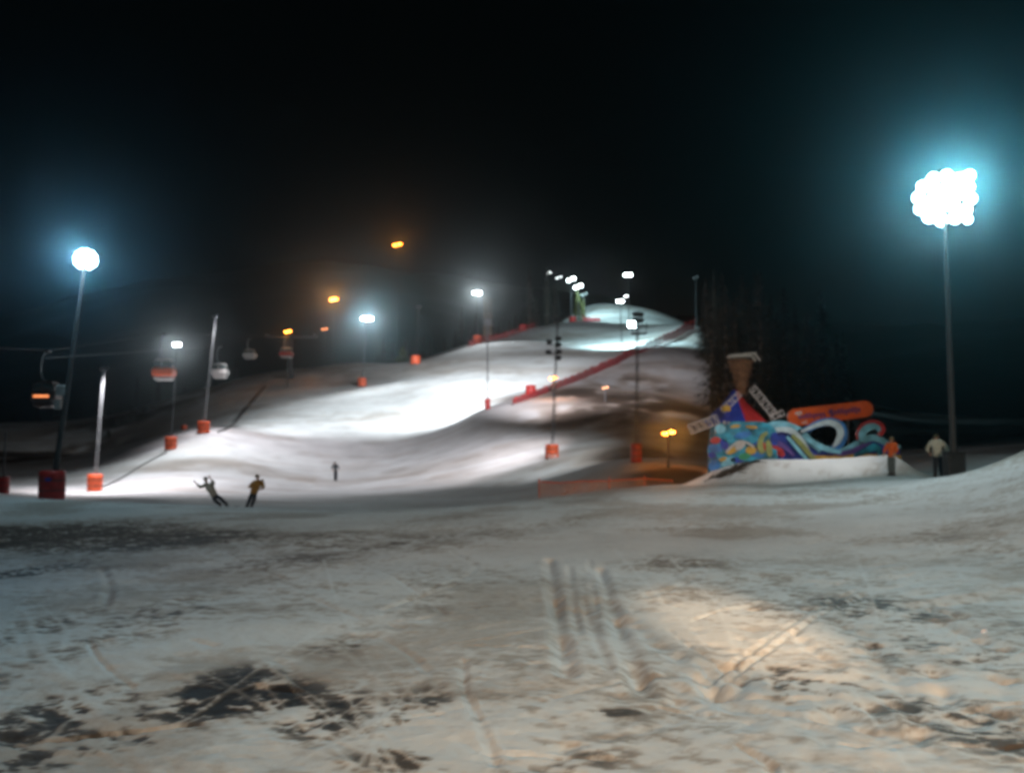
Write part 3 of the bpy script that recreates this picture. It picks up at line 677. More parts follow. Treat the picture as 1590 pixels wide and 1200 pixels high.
def ladder(parent, a, b, w, dy, rungs, name='sail', m='lattice', skew=0):
    a = LW(*a, dy); b = LW(*b, dy); t = (b - a).normalized(); nrm = Vector((-t.z, 0, t.x)) * w/2; mb = MB()
    mb.tube([a + nrm, b + nrm], .026, 5); mb.tube([a - nrm, b - nrm], .026, 5)
    for i in range(rungs + 1):
        p = a.lerp(b, i/rungs); mb.tube([p + nrm, p - nrm], .018, 5)
        if i < rungs and i % 2 == 0: mb.tube([p + nrm, a.lerp(b, (i+1)/rungs) - nrm], .018, 4)
    return mb.build(name, M[m], parent)
ladder(wm, (1104, 652), (1061, 668), .50, -1.7, 9)
ladder(wm, (1157, 605), (1190, 645), .42, -1.45, 9)
ladder(wm, (1137, 614), (1111, 640), .30, -1.6, 6)
ladder(wm, (1184, 650), (1204, 642), .30, -1.5, 4)
mb = MB(); mb.lathe([(.1, 0), (.26, .03), (.26, .3), (.1, .36)], LW(1117, 641, -1.55), 10); mb.build("lantern", M['yellow'], wm)
def ell(cx, cz, rx, rz, n=14, a=0): return [(cx + rx*math.cos(2*math.pi*i/n)*math.cos(a) - rz*math.sin(2*math.pi*i/n)*math.sin(a), cz + rx*math.cos(2*math.pi*i/n)*math.sin(a) + rz*math.sin(2*math.pi*i/n)*math.cos(a)) for i in range(n)]
# cut-out front board of the hut with its painted shapes standing proud of it
pts = [LW(*p) for p in ((1096,742),(1089,722),(1092,711),(1087,700),(1093,690),(1091,680),(1099,675),(1100,664),(1108,658),(1117,660),(1125,656),(1170,656),(1180,660),(1190,668),(1194,742))]
mb = MB(); mb.prism([(p.x, p.z) for p in pts], -1.78, .10); fb = mb.build("front_board", M['turq'], wm)
def patch_(px, py, rx, ry, m, dy, a=0, name='painted_shape'):
    p = LW(px, py); k = D0/F; mb = MB(); mb.prism(ell(p.x, p.z, rx*k, ry*k, 14, a), dy, .06); return mb.build(name, M[m], fb)
for i, a in enumerate(((1129,663,8,2.4,'yellow',.15),(1153,664,9,2.4,'yellow',-.1),(1106,667,8,7,'ltblue',.3),(1099,684,8,5,'redp',.2),(1098,696,11,6,'midblue',-.2),
          (1094,706,6,5,'blue',0),(1125,699,10,4,'yellow',.5),(1136,692,9,5,'cab_grey',.6),(1152,699,8,6,'yellow',0),(1142,708,9,5,'green',.2),(1168,694,7,8,'redp',0),
          (1179,696,5,13,'olive',.1),(1110,712,6,3,'yellow',.3),(1140,676,13,5,'midblue',.2),(1112,690,6,9,'blue',.4),(1160,683,7,8,'blue',.2),(1132,713,11,4,'blue',0),(1187,682,6,10,'blue',0),(1097,722,9,9,'midblue',.3),(1118,680,9,8,'turq',0),(1163,706,9,4,'midblue',0),(1118,716,12,6,'ltblue',.4),(1150,680,14,9,'turq',0))):
    patch_(a[0], a[1], a[2], a[3], a[4], -1.86 - .012*(i % 5), a[5])
mb = MB(); mb.ribbon([(LW(*p).x, LW(*p).z) for p in smoothpath([(1114,702),(1122,694),(1134,686),(1146,688),(1156,694)], 4)], .11, -1.95, .05); mb.build("painted_shape", M['cab_grey'], fb)

# ------------------------------------------------------------------ painted wave scenery
g1, LV = frame(1290, 48.6, .3)
wv = thing('wave_scenery', 'long blue cut-out scenery of curling waves running right from the windmill hut', 'painted scenery', g1)
def poly(name, pts, m, dy, th=.16, par=wv):
    mb = MB(); mb.prism([(LV(*p).x, LV(*p).z) for p in pts], dy, th); return mb.build(name, M[m], par)
def rib(name, pts, w, m, dy, th=.12, par=wv):
    pp = smoothpath(pts, 6); k = 48.6/F; n_ = len(pp)
    ws = [k*(w if not hasattr(w, '__len__') else np.interp(i/(n_-1), np.linspace(0, 1, len(w)), w)) for i in range(n_)]
    mb = MB(); mb.ribbon([(LV(*p).x, LV(*p).z) for p in pp], ws, dy, th); return mb.build(name, M[m], par)
poly("backboard", [(1178,735),(1178,662),(1195,657),(1222,661),(1245,673),(1262,686),(1280,695),(1300,701),(1325,694),(1345,686),(1362,684),(1390,693),(1396,700),(1396,735)], 'blue', 0, .22)
rib("wave_band", [(1180,664),(1200,659),(1222,662),(1242,672),(1256,686),(1272,700)], [5,10,13,13,10,6], 'ltblue', -.2)
rib("wave_band", [(1185,674),(1205,667),(1225,669),(1240,682),(1252,700)], [3,7,9,8,5], 'paleblue', -.3)
rib("wave_band", [(1225,676),(1248,668),(1268,658),(1288,655),(1302,662),(1306,676),(1300,690),(1288,699)], [7,9,11,13,15,15,13,8], 'midblue', -.2)
rib("wave_band", [(1240,671),(1262,661),(1282,656),(1297,661),(1302,673),(1297,686),(1290,694)], [3,6,9,10,10,7,3], 'paleblue', -.3)
rib("wave_band", [(1243,676),(1255,684),(1268,692),(1284,698),(1302,702)], [5,8,9,8,5], 'ltblue', -.32)
rib("wave_band", [(1292,703),(1312,697),(1330,688),(1348,680),(1362,682),(1378,690),(1395,694)], [5,8,9,10,10,8,5], 'ltblue', -.2)
rib("wave_band", [(1282,701),(1300,704),(1318,701),(1336,692),(1350,688)], [4,7,8,6,3], 'violet', -.3)
rib("wave_band", [(1322,708),(1340,700),(1352,694),(1360,698),(1362,708)], [4,9,11,9,5], 'turq', -.34)
rib("wave_band", [(1336,688),(1333,676),(1338,664),(1350,658),(1362,660),(1367,668),(1362,678)], [9,12,12,12,11,9,5], 'redp', -.2)
rib("wave_band", [(1336,686),(1335,675),(1341,666),(1351,662),(1359,664),(1361,670)], [9,11,11,10,7,4], 'ltblue', -.3)
rib("wave_band", [(1226,676),(1240,690),(1252,704),(1262,716)], [6,8,8,6], 'olive', -.42)
rib("wave_band", [(1218,678),(1232,694),(1244,708),(1250,716)], [4,5,5,4], 'ltblue', -.44)
rib("wave_band", [(1190,682),(1205,688),(1218,696),(1230,708)], [4,8,7,4], 'violet', -.3)
rib("wave_band", [(1186,690),(1200,694),(1212,702)], [3,6,3], 'redp', -.38)
rib("wave_band", [(1194,708),(1206,700),(1214,708)], [8,12,6], 'redp', -.3)
rib("wave_band", [(1180,704),(1176,690),(1180,677),(1188,672)], [8,9,7,4], 'olive', -.46)
poly("plinth", [(1262,730),(1262,706),(1285,708),(1330,704),(1395,706),(1395,730)], 'yellow', -.28, .08)
for px in (1215, 1285, 1350):
    mb = MB(); p = LV(px, 730); q = LV(px, 690); mb.tube([p + Vector((0, 1.3, 0)), q + Vector((0, .15, 0))], .05, 6); mb.build("brace", M['dark_steel'], wv)

g2, LB = frame(1290, 49.4, .3)
bd = thing('sign_board', 'long orange surfboard-shaped sign above the painted waves', 'sign', g2)
a, b_ = LB(1236, 648), LB(1343, 635); t = (b_ - a).normalized(); nn = Vector((-t.z, 0, t.x)); rad = 13.5*49.4/F
pl = []
for i in range(13):
    q = math.pi/2 + math.pi*i/12; p = a + t*math.cos(q)*rad + nn*math.sin(q)*rad; pl.append((p.x, p.z))
for i in range(13):
    q = -math.pi/2 + math.pi*i/12; p = b_ + t*math.cos(q)*rad*.9 + nn*math.sin(q)*rad*.92; pl.append((p.x, p.z))
mb = MB(); mb.prism(pl, 0, .16); brd = mb.build("board", M['orangep'], bd)
def scrawl(u0, u1, hgt, m, n_, off, seed, w=.055):
    rr = random.Random(seed); L_ = (b_ - a).length; pts = []
    for i in range(n_*4 + 1):
        u = u0 + (u1-u0)*i/(n_*4); k = i % 4; h_ = (0, .5, 0, -.5)[k] * (1.5 if rr.random() < .25 else .8)
        p = a + t*(L_*u + (.07 if k == 1 else -.04)) + nn*(h_*hgt + off); pts.append((p.x, p.z))
    mb = MB(); mb.ribbon(smoothpath(pts, 3), w, -.10, .03); return mb.build("lettering", M[m], brd)
scrawl(.03, .42, .24, 'script', 8, -.02, 1); scrawl(.50, .93, .26, 'script', 9, .0, 4)
scrawl(.47, .53, .5, 'script', 1, .02, 5, .06); scrawl(-.01, .09, .22, 'chalk', 3, .22, 9, .035); scrawl(.07, .15, .14, 'chalk', 2, -.34, 3, .03); scrawl(.24, .50, .05, 'chalk', 4, -.42, 8, .02)
for px in (1252, 1318):
    mb = MB(); q = LB(px, 645); mb.tube([(q.x, .18, 0), (q.x, .18, q.z + .2)], .06, 8); mb.build("post", M['dark_steel'], bd)

# brush heaped on the snow bank
bx, by = on(1135, 733); rr = random.Random(2)
mb = MB()
for i in range(110):
    x = rr.gauss(0, .45); y = rr.gauss(0, .3); zz = gz(bx + x, by + y) - gz(bx, by)
    a = rr.uniform(-.5, .9); L_ = rr.uniform(.4, 1.0); p0 = Vector((x, y, zz + rr.uniform(0, .18)))
    p1 = p0 + Vector((math.cos(a)*L_, rr.uniform(-.2, .3), math.sin(a)*L_*.35)); mb.tube([p0, p0.lerp(p1, .5) + Vector((0, 0, .05)), p1], [.028, .02, .008], 4)
tag(mb.build("brush_pile", M['twig'], loc=(bx, by, gz(bx, by))), 'heap of dark twigs on the snow bank in front of the windmill', 'brush pile')

# ------------------------------------------------------------------ people
def skinned(chains, name, m, parent, sub=1, root0=True, extra=None):
    """chains: lists of (x,y,z,r); the first point of a chain may coincide with a point of an earlier one"""
    me = bpy.data.meshes.new(name); V = []; E = []; Rr = []
    for ch in chains:
        prev = None
        for x, y, z, r in ch:
            idx = next((i for i, q in enumerate(V) if (Vector(q) - Vector((x, y, z))).length < 1e-4), None)
            if idx is None: V.append((x, y, z)); Rr.append(r); idx = len(V) - 1
            if prev is not None: E.append((prev, idx))
            prev = idx
    me.from_pydata(V, E, []); bm = bmesh.new(); bm.from_mesh(me); ly = bm.verts.layers.skin.verify(); bm.verts.ensure_lookup_table()
    for i, v in enumerate(bm.verts):
        r = Rr[i]; v[ly].radius = (r, r) if not hasattr(r, '__len__') else r; v[ly].use_root = (i == 0)
    bm.to_mesh(me); bm.free(); o = bpy.data.objects.new(name, me); C.objects.link(o)
    o.modifiers.new("s", 'SKIN'); sm = o.modifiers.new("u", 'SUBSURF'); sm.levels = sub; sm.render_levels = sub
    dg = bpy.context.evaluated_depsgraph_get(); ev = o.evaluated_get(dg); nm = bpy.data.meshes.new_from_object(ev)
    bpy.data.objects.remove(o); bpy.data.meshes.remove(me)
    if extra:
        bm = bmesh.new(); bm.from_mesh(nm)
        for e_ in extra: t_ = bpy.data.meshes.new("t"); t_.from_pydata(e_.v, [], e_.f); bm.from_mesh(t_); bpy.data.meshes.remove(t_)
        bm.to_mesh(nm); bm.free()
    nm.materials.clear()
    if m is not None: nm.materials.append(m)
    nm.polygons.foreach_set("use_smooth", [True]*len(nm.polygons)); nm.name = name
    if parent is None: return nm
    o = bpy.data.objects.new(name, nm); C.objects.link(o); o.parent = parent; return o
def fingers(w, d, up, side):
    """five short bent finger chains leaving the palm end w along d"""
    d = d.normalized(); s_ = d.cross(up).normalized(); out = []
    p = w + d*.05
    for k, ln in enumerate((.062, .072, .068, .052)):
        b0 = p + s_*(.032 - .021*k); b1 = b0 + d*ln*.9 + up*.005; b2 = b1 + d*ln*.35 - up*.03
        out.append([(*(w + d*.025 + s_*(.02-.013*k)), .011), (*b0, .010), (*b1, .009), (*b2, .007)])
    b0 = w + d*.015 + s_*.035*side; b1 = b0 + d*.045 + s_*.03*side; b2 = b1 + d*.03
    out.append([(*(w + d*.005), .012), (*b0, .012), (*b1, .010), (*b2, .008)])
    return out
def person(label, loc, J, mats, rz=0, scale=1, hat='hat', face=(0, -1, 0), group=None, bulk=1.0):
    """J: joints (pelvis chest neck head, sh el wr / hip kn an toe for each side) in metres"""
    root = thing('person', label, 'person', loc, group, rz); root.scale = (scale,)*3
    v = {k: Vector(q) for k, q in J.items()}
    pe, chh, ne, he = v['pelvis'], v['chest'], v['neck'], v['head']; mid = pe.lerp(chh, .5)
    up = (he - ne).normalized(); f = Vector(face).normalized(); f = (f - up*f.dot(up)).normalized()
    ch = [[(*pe, .115), (*mid, .11), (*chh, .135), (*(chh.lerp(ne, .6)), .085), (*ne, .052), (*(he - up*.07 + f*.012), .066), (*(he + f*.006), .088), (*(he + up*.075), .070), (*(he + up*.10), .04)]]
    jk = [[(*(pe - Vector((0, 0, .13))), .16*bulk), (*pe, .16*bulk), (*mid, .15*bulk), (*chh, .165*bulk), (*(chh.lerp(ne, .62)), .12*bulk), (*ne.lerp(chh, .12), .075)]]
    tr = [[(*(pe + Vector((0, 0, .05))), .14), (*pe, .14)]]
    ex = []
    for s_ in ('l', 'r'):
        sh, el, wr, hip, kn, an, toe = (v[s_ + k] for k in ('sh', 'el', 'wr', 'hip', 'kn', 'an', 'toe'))
        hd = (wr - el).normalized(); palm = wr + hd*.06
        ch.append([(*chh, .135), (*sh, .058), (*el, .042), (*wr, .028), (*palm, (.040, .020) if False else .030), (*(palm + hd*.03), .024)])
        ch.append([(*pe, .115), (*hip, .088), (*kn, .058), (*an, .038), (*(an.lerp(toe, .5) - Vector((0, 0, .02))), .038), (*toe, .028)])
        jk.append([(*chh, .165*bulk), (*sh, .088*bulk), (*el, .072*bulk), (*(wr - hd*.02), .052*bulk)])
        tr.append([(*pe, .14), (*hip, .112), (*kn, .098), (*(an + Vector((0, 0, .06))), .085)])
        u2 = hd.cross(f).normalized() if hd.cross(f).length > .1 else Vector((1, 0, 0))
        fg = skinned([q for q in fingers(palm, hd, hd.cross(u2).normalized(), 1 if s_ == 'l' else -1)][:1], 'x', None, None, 0)
        for q in fingers(palm, hd, hd.cross(u2).normalized(), 1 if s_ == 'l' else -1):
            mb_ = MB(); mb_.tube([Vector(a_[:3]) for a_ in q], [a_[3] for a_ in q], 6); ex.append(mb_)
        bpy.data.meshes.remove(fg)
        mb_ = MB(); mb_.tube([an + Vector((0, 0, .12)), an + Vector((0, 0, .03)), an - Vector((0, 0, .03))], [.075, .07, .065], 8)
        tdir = (toe - an); tdir.z = 0; tdir = tdir.normalized() if tdir.length > .01 else f
        mb_.tube([an - tdir*.09 - Vector((0, 0, .03)), an + tdir*.04 - Vector((0, 0, .025)), an + tdir*.17 - Vector((0, 0, .04)), an + tdir*.22 - Vector((0, 0, .045))], [.05, .065, .055, .03], 8)
        mb_.build("boot", M['boot'], root, smooth=True)
    side = up.cross(f).normalized()
    mb_ = MB(); mb_.tube([he + f*.085 + up*.02, he + f*.118 - up*.015, he + f*.09 - up*.028], [.010, .017, .012], 6); ex.append(mb_)           # nose
    for sx in (-1, 1):
        mb_ = MB(); mb_.lathe([(.003, -.012), (.012, 0), (.003, .012)], he + f*.086 + side*.033*sx + up*.018, 6); ex.append(mb_)                 # eyes
        mb_ = MB(); mb_.lathe([(.006, -.03), (.016, -.01), (.018, .015), (.006, .03)], he + side*.09*sx - f*.0, 6); ex.append(mb_)                # ears
    mb_ = MB(); mb_.tube([he + f*.088 - up*.052 - side*.022, he + f*.096 - up*.055, he + f*.088 - up*.052 + side*.022], .006, 5); ex.append(mb_)   # mouth
    skinned(ch, 'body', M['skin'], root, 1, extra=ex)
    skinned(jk, 'jacket', M[mats[0]], root, 1); skinned(tr, 'trousers', M[mats[1]], root, 1)
    mb_ = MB(); rot = basis(up); mb_.lathe([(.100, -.005), (.106, .03), (.100, .035), (.098, .075), (.075, .115), (.03, .14)], n=12)
    mb_.v = [tuple(rot @ Vector(q) + he + up*.01) for q in mb_.v]; mb_.build("hat", M[mats[2]], root, smooth=True)
    return root
def stand(lean=0, arms=.12, sp=.11, elf=0, wf=0, tw=0):
    J = dict(pelvis=(0, 0, .95), chest=(lean*.5, 0, 1.32), neck=(lean*.75, 0, 1.50), head=(lean*.9, 0, 1.615))
    for s_, k in (('l', -1), ('r', 1)):
        J[s_+'sh'] = (k*.19 + lean*.6, 0, 1.43); J[s_+'el'] = (k*(.22 + arms) + lean*.4, -elf, 1.16); J[s_+'wr'] = (k*(.22 + arms*.6) + lean*.3, -elf - wf, .95 + wf*.6)
        J[s_+'hip'] = (k*.10, 0, .90); J[s_+'kn'] = (k*sp, -.02, .49); J[s_+'an'] = (k*sp*1.05, 0, .08); J[s_+'toe'] = (k*sp*1.3, -.17, .03)
    return J
def feet(px, py, D):
    p = at(px, py, D); return (p.x, p.y, gz(p.x, p.y) - .02)
person('person in orange jacket and grey trousers standing at the right end of the waves', feet(1385, 738, 38.6), stand(.03, .06, .08, .05, .12), ('j_orange', 't_grey', 'hat_brown'), rz=R(-50), scale=.98)
person('person in bulky white jacket and dark trousers beside the base of the big lamp mast', feet(1457, 740, 38.2), stand(.04, .16, .10, .12, .10), ('j_white', 't_dark', 'hat_dark'), rz=R(150), scale=1.06, bulk=1.22)
J = dict(pelvis=(-.28, 0, .62), chest=(-.50, -.05, .98), neck=(-.60, -.05, 1.16), head=(-.66, -.05, 1.30), lsh=(-.68, 0, 1.08), lel=(-.90, -.10, .96), lwr=(-1.05, -.20, 1.14),
         rsh=(-.36, -.05, 1.08), rel=(-.22, -.25, 1.16), rwr=(-.34, -.35, 1.36), lhip=(-.33, .0, .58), lkn=(-.18, -.12, .34), lan=(.02, 0, .09), ltoe=(.10, -.14, .04), rhip=(-.22, 0, .58), rkn=(.06, -.15, .46), ran=(.34, -.02, .09), rtoe=(.44, -.15, .04))
pc = feet(341, 783, 45.6); person('person in pale jacket leaning far back on a board with one arm raised', pc, J, ('j_pale', 't_dark', 'hat_dark'), scale=1.08, bulk=1.25)
mb = MB(); pts = [Vector((-.95 + 1.7*i/10 + .25, 0, .035 + .10*max(0, abs(i/10 - .5)*2 - .75)*4*.5)) for i in range(11)]
for p, q in zip(pts[:-1], pts[1:]): mb.box((p + q)/2, ((q - p).length + .01, .26, .025), Matrix.Rotation(-math.atan2(q.z-p.z, q.x-p.x), 3, 'Y'))
tag(mb.build("snowboard", M['board'], loc=pc), 'dark snowboard under the leaning rider in the pale jacket', 'snowboard')
J = dict(pelvis=(.12, 0, .84), chest=(.30, -.04, 1.20), neck=(.34, -.05, 1.38), head=(.30, -.06, 1.52), lsh=(.14, -.02, 1.31), lel=(-.02, -.15, 1.10), lwr=(.0, -.35, 1.05),
         rsh=(.50, -.02, 1.31), rel=(.62, -.15, 1.06), rwr=(.58, -.36, .98), lhip=(.04, 0, .80), lkn=(-.06, -.08, .45), lan=(-.20, 0, .09), ltoe=(-.30, -.14, .04), rhip=(.22, 0, .80), rkn=(.16, -.10, .44), ran=(.02, .02, .09), rtoe=(-.02, -.16, .04))
person('person in mustard jacket and dark trousers bent at the knees on the crest', feet(390, 783, 45.6), J, ('j_tan', 't_dark', 'hat_brown'), scale=1.06, bulk=1.3)
person('person in dark clothes standing alone in the middle of the lower piste', feet(521, 745, 87), stand(-.08, .10, .07, .05, .15), ('j_dark', 't_dark', 'hat_dark'), rz=R(20), scale=1.05)

# ------------------------------------------------------------------ cableway
def cabin(label, px, py, D, shell, base, w=1.9, glow=None, win=True, kh=1.0):
    p = at(px, py, D); root = thing('cable_car', label, 'cable car', tuple(p), 'cabins hanging from the cableway')
    h = w*kh
    mb = MB(); mb.box((0, 0, -.12*h), (w, w*.8, .46*h), bev=.22); mb.build("body", M[shell], root, smooth=False)
    mb = MB(); mb.box((0, 0, -.42*h), (w*.84, w*.66, .22*h), bev=.16); mb.build("floor_pan", M[base], root)
    mb = MB(); mb.box((0, 0, .24*h), (w*.88, w*.7, .34*h), bev=.2); mb.build("window", M['cab_win'], root)
    for sx in (-1, 0, 1): mb = MB(); mb.box((sx*w*.42, -w*.352 if sx == 0 else -w*.25, .24*h), (.06, .05, .33*h)); mb.build("window_post", M[base], root)
    mb = MB(); mb.box((0, 0, .45*h), (w*.7, w*.55, .12*h), bev=.07); mb.build("roof", M[base], root)
    if glow: mb = MB(); mb.box((0, -w*.405, -.1*h), (w*.62, .04, .10*h), bev=.02); mb.build("lit_strip", M['cab_glow'], root)
    hang = [(0, 0, .5*h), (-.25, 0, .62*h), (-.42, 0, .9*h), (-.40, 0, 1.35*h), (-.25, 0, 1.6*h), (.0, 0, 1.7*h)]
    mb = MB(); mb.tube(smoothpath(hang, 4), .05, 8); mb.build("hanger_arm", M['galv'], root)
    mb = MB(); mb.box((0, 0, 1.72*h), (.3, .5, .16), bev=.03); mb.build("grip", M['dark_steel'], root)
    return p + Vector((0, 0, 1.74*h))
ca = [cabin('dark red cabin with a glowing orange strip beside the far left mast', 72, 612, 60, 'cab_dark', 'cab_dark', 1.7, True),
      cabin('bright orange cabin with a white underside, left of the bright lattice mast', 255, 574, 83, 'cab_orange', 'cab_grey', 1.95),
      cabin('small dark red and grey cabin, farthest one up the cableway', 445, 548, 150, 'cab_red', 'cab_grey', 2.3, kh=.7)]
cb_ = [cabin('grey cabin right behind the bright lattice mast', 342, 576, 105, 'cab_grey', 'cab_grey', 1.9, kh=.9),
       cabin('small pale grey cabin between the bright lattice mast and the dark red one', 388, 550, 150, 'cab_grey', 'cab_grey', 2.2, kh=.7)]
def cable(label, pts):
    pts = sorted(pts, key=lambda p: p.y); a = pts[0] + (pts[0]-pts[1])*1.5; z = pts[-1] + (pts[-1]-pts[-2])*2.2
    a.z = max(a.z, 6); mb = MB(); mb.tube([a] + pts + [z], .022, 5); tag(mb.build("cable", M['cable']), label, 'cable', 'cables of the cableway')
cable('nearer hauling cable carrying the orange cabin and both dark red ones', ca); cable('farther hauling cable carrying the two grey cabins', cb_)
p = at(452, 522, 158); g = gz(p.x, 158); root = thing('lift_pylon', 'dim grey cableway pylon behind the small dark red cabin', 'lift pylon', (p.x, 158, g - .1))
mb = MB(); T = Vector((0, 0, p.z - g)); mb.tube([(0, 0, 0), T], [.5, .3], 12); mb.build("column", M['dim_steel'], root)
mb = MB(); mb.box(T, (9.5, .35, .35)); mb.build("crossarm", M['dim_steel'], root)
for sx in (-4.3, 4.3): mb = MB(); mb.box(T + Vector((sx, 0, .35)), (.25, 2.6, .25)); [mb.lathe([(.02, -.06), (.2, -.05), (.2, .05), (.02, .06)], T + Vector((sx, y, .5)), 8) for y in (-1, -.4, .4, 1)]; mb.build("roller_battery", M['dark_steel'], root)

# ------------------------------------------------------------------ nets, pads, hoses
def net(name, label, pts, h0, h1, m, step=3.0, group=None, base=.05):
    P3 = [Vector((*(on(*p) if len(p) == 2 else at(*p)[:2]), 0)) for p in pts]; path = [P3[0]]
    for a, b in zip(P3[:-1], P3[1:]):
        L_ = (b-a).length; k = max(1, int(L_/.75)); path += [a.lerp(b, i/k) for i in range(1, k+1)]
    acc = 0; root = thing(name, label, 'net fence', (path[0].x, path[0].y, gz(path[0].x, path[0].y)), group); O = root.location
    vs = []; tot = len(path); nxt = 0
    for i, p in enumerate(path):
        if i: acc += (p - path[i-1]).length
        g = gz(p.x, p.y); u = i/(tot-1); h = h0 + (h1-h0)*u; k = (acc % step)/step; sag = .14*h*math.sin(math.pi*k) + .10*h*vnoise(np.array(acc*.45), np.array(3.3))
        bl = .10*math.sin(math.pi*k)
        for j in range(4): vs.append((p.x - O.x + bl*math.sin(math.pi*j/3), p.y - O.y - bl*math.sin(math.pi*j/3), g + base + (h - sag - base)*j/3 - O.z))
        if acc >= nxt - 1e-6:
            q = Vector((p.x - O.x + .04, p.y - O.y + .04, g - O.z)); mb = MB(); mb.tube([q - Vector((0, 0, .3)), q + Vector((0, 0, h + .12))], .03, 6); mb.build("post", M['redp'] if m != 'ornet' else M['orange_pad'], root); nxt += step
    mb = MB(); mb.add(vs, [(i*4+j, (i+1)*4+j, (i+1)*4+j+1, i*4+j+1) for i in range(tot-1) for j in range(3)]); mb.build("netting", M[m], root)
    mb = MB(); mb.tube([Vector(vs[i*4+3]) for i in range(tot)], .03, 4); mb.build("top_rope", M['redp'] if m != 'ornet' else M['orange_pad'], root)
net('safety_net', 'long dark red safety net running down the right side of the piste', [(1078,512),(1040,530),(1000,547),(960,565),(920,582),(880,598),(850,610),(822,620),(795,630)], 2.3, .8, 'rednet')
net('safety_net', 'pale red net along the upper left edge of the piste above the left lamp masts', [(728,538,188),(760,528,200),(795,521,206),(830,510,218)], 1.5, 1.3, 'pinknet')
net('safety_net', 'short red net at the foot of the little snowfield at the top', [(905,490,240),(918,494,243),(932,496,246)], 1.6, 1.0, 'rednet')
net('barrier_net', 'sagging orange net along the crest in the middle distance', [(836,766,46),(870,762,46),(905,757,46.3),(945,752,46.3),(1000,748,46),(1045,748,45)], .95, .25, 'ornet', 2.6)
def padpost(label, px, py, D, m, h, r, pole=0):
    p = at(px, py, D); g = gz(p.x, D); root = thing('padded_post', label, 'padded post', (p.x, D, g - .08), 'padded posts beside the piste')
    mb = MB(); mb.tube([(0, 0, 0), (0, 0, h + .12 + pole)], .06, 8); mb.build("post", M['dark_steel'], root); pad(root, h, r, M[m])
padpost('dark red pad cut by the left edge of the photo', 5, 764, 62, 'red_pad', 1.25, .38, 3)
padpost('small dull orange pad behind the second orange pad from the left', 285, 682, 118, 'orange_pad', .9, .4)
padpost('pinkish pad at the lower end of the long red net', 824, 613, 121, 'red_pad', 1.35, .72)
padpost('red pad on the ridge at the right end of the pale red net', 812, 513, 214, 'red_pad', 1.6, .95)
padpost('red pad beside the mossy tree at the top of the piste', 889, 501, 236, 'red_pad', 1.5, .95)
def hose(label, pxs, r=.07):
    pp = [on(*p) for p in smoothpath(pxs, 6)]; mb = MB(); mb.tube([(x, y, gz(x, y) + r*.8) for x, y in pp], r, 6)
    tag(mb.build("hose", M['hose']), label, 'hose', 'snowmaking hoses')
hose('dark hose from the nearest orange pad up to the next one', [(160,757),(190,742),(222,722),(258,703)])
hose('dark hose curving up the dim left shoulder of the piste', [(338,672),(360,662),(380,640),(400,615),(412,600)], .10)
x, y = on(1526, 985); rr = random.Random(4); mb = MB()
vs = [(rr.uniform(-.06, .06), rr.uniform(-.05, .05), rr.uniform(0, .06)) for _ in range(14)]
mb.add(vs, [(i, (i+1) % 14, (i+5) % 14) for i in range(14)]); tag(mb.build("litter", M['paper'], loc=(x, y, gz(x, y) + .01)), 'scrap of crumpled white paper on the snow at lower right', 'litter')

# ------------------------------------------------------------------ trees
def conifer_mesh(h, r, n_, seed, name, ls=.55):
    rr = random.Random(seed); mb = MB()
    for i in range(n_):
        t = rr.random()**.75; z = h*(.06 + .94*(1-t)) ; lay = .72 + .28*math.sin(z*5.2 + seed); rad = r*t*lay*rr.uniform(.35, 1.08) + .05
        a = rr.uniform(0, 6.283); c_, s_ = math.cos(a), math.sin(a); o = Vector((c_*rad, s_*rad, z - rad*.35)); d = Vector((c_, s_, -.35 + rr.uniform(-.25, .2))).normalized()*ls*rr.uniform(.6, 1.4); w = Vector((-s_, c_, rr.uniform(-.4, .4)))*ls*.35
        mb.add([o - d*.5 - w*.5, o - d*.5 + w*.5, o + d*.6 + w*.35, o + d*.85, o + d*.6 - w*.35], [(0, 1, 2, 3, 4)])
    me = bpy.data.meshes.new(name); me.from_pydata(mb.v, [], mb.f); return me
def trunk_mesh(h, r, seed, name, limbs=12):
    mb = MB(); rr = random.Random(seed); mb.tube([(0, 0, -.5), (.05, .03, h*.5), (0, 0, h*.97)], [r, r*.6, .03], 8)
    for i in range(limbs):
        z = h*rr.uniform(.25, .9); a = rr.uniform(0, 6.28); L_ = (1-z/h)*h*.18 + .3; mb.tube([(0, 0, z), (math.cos(a)*L_, math.sin(a)*L_, z - .1*L_)], [.05, .015], 4)
    me = bpy.data.meshes.new(name); me.from_pydata(mb.v, [], mb.f); return me
CR = [conifer_mesh(h, r, 1500, i+1, "crown") for i, (h, r) in enumerate(((15, 2.9), (12, 2.5), (18, 3.1)))]; TR = [trunk_mesh(h, .22, i, "trunk") for i, h in enumerate((15, 12, 18))]
for q in CR: q.materials.append(M['needles'])
for q in TR: q.materials.append(M['bark'])
def tree(label, px, D, k, sc=1, group=None, z=None, m=None):
    p = at(px, 600, D); g = gz(p.x, D) if z is None else z
    root = thing('spruce', label, 'tree', (p.x, D, g), group, rr.uniform(0, 6)); root.scale = (sc, sc, sc)
    for nm, me_ in (('crown', CR[k]), ('trunk', TR[k])):
        o = bpy.data.objects.new(nm, me_); C.objects.link(o); o.parent = root
rr = random.Random(21)
for i in range(44):
    D = rr.uniform(100, 190); px = 1096 + (i % 15)*15 + rr.uniform(-5, 5) + (190-D)*.10
    tree('dark spruce in the black stand of trees right of the piste', px, D, rr.randrange(3), rr.uniform(.75, 1.15), 'dark spruces right of the piste')
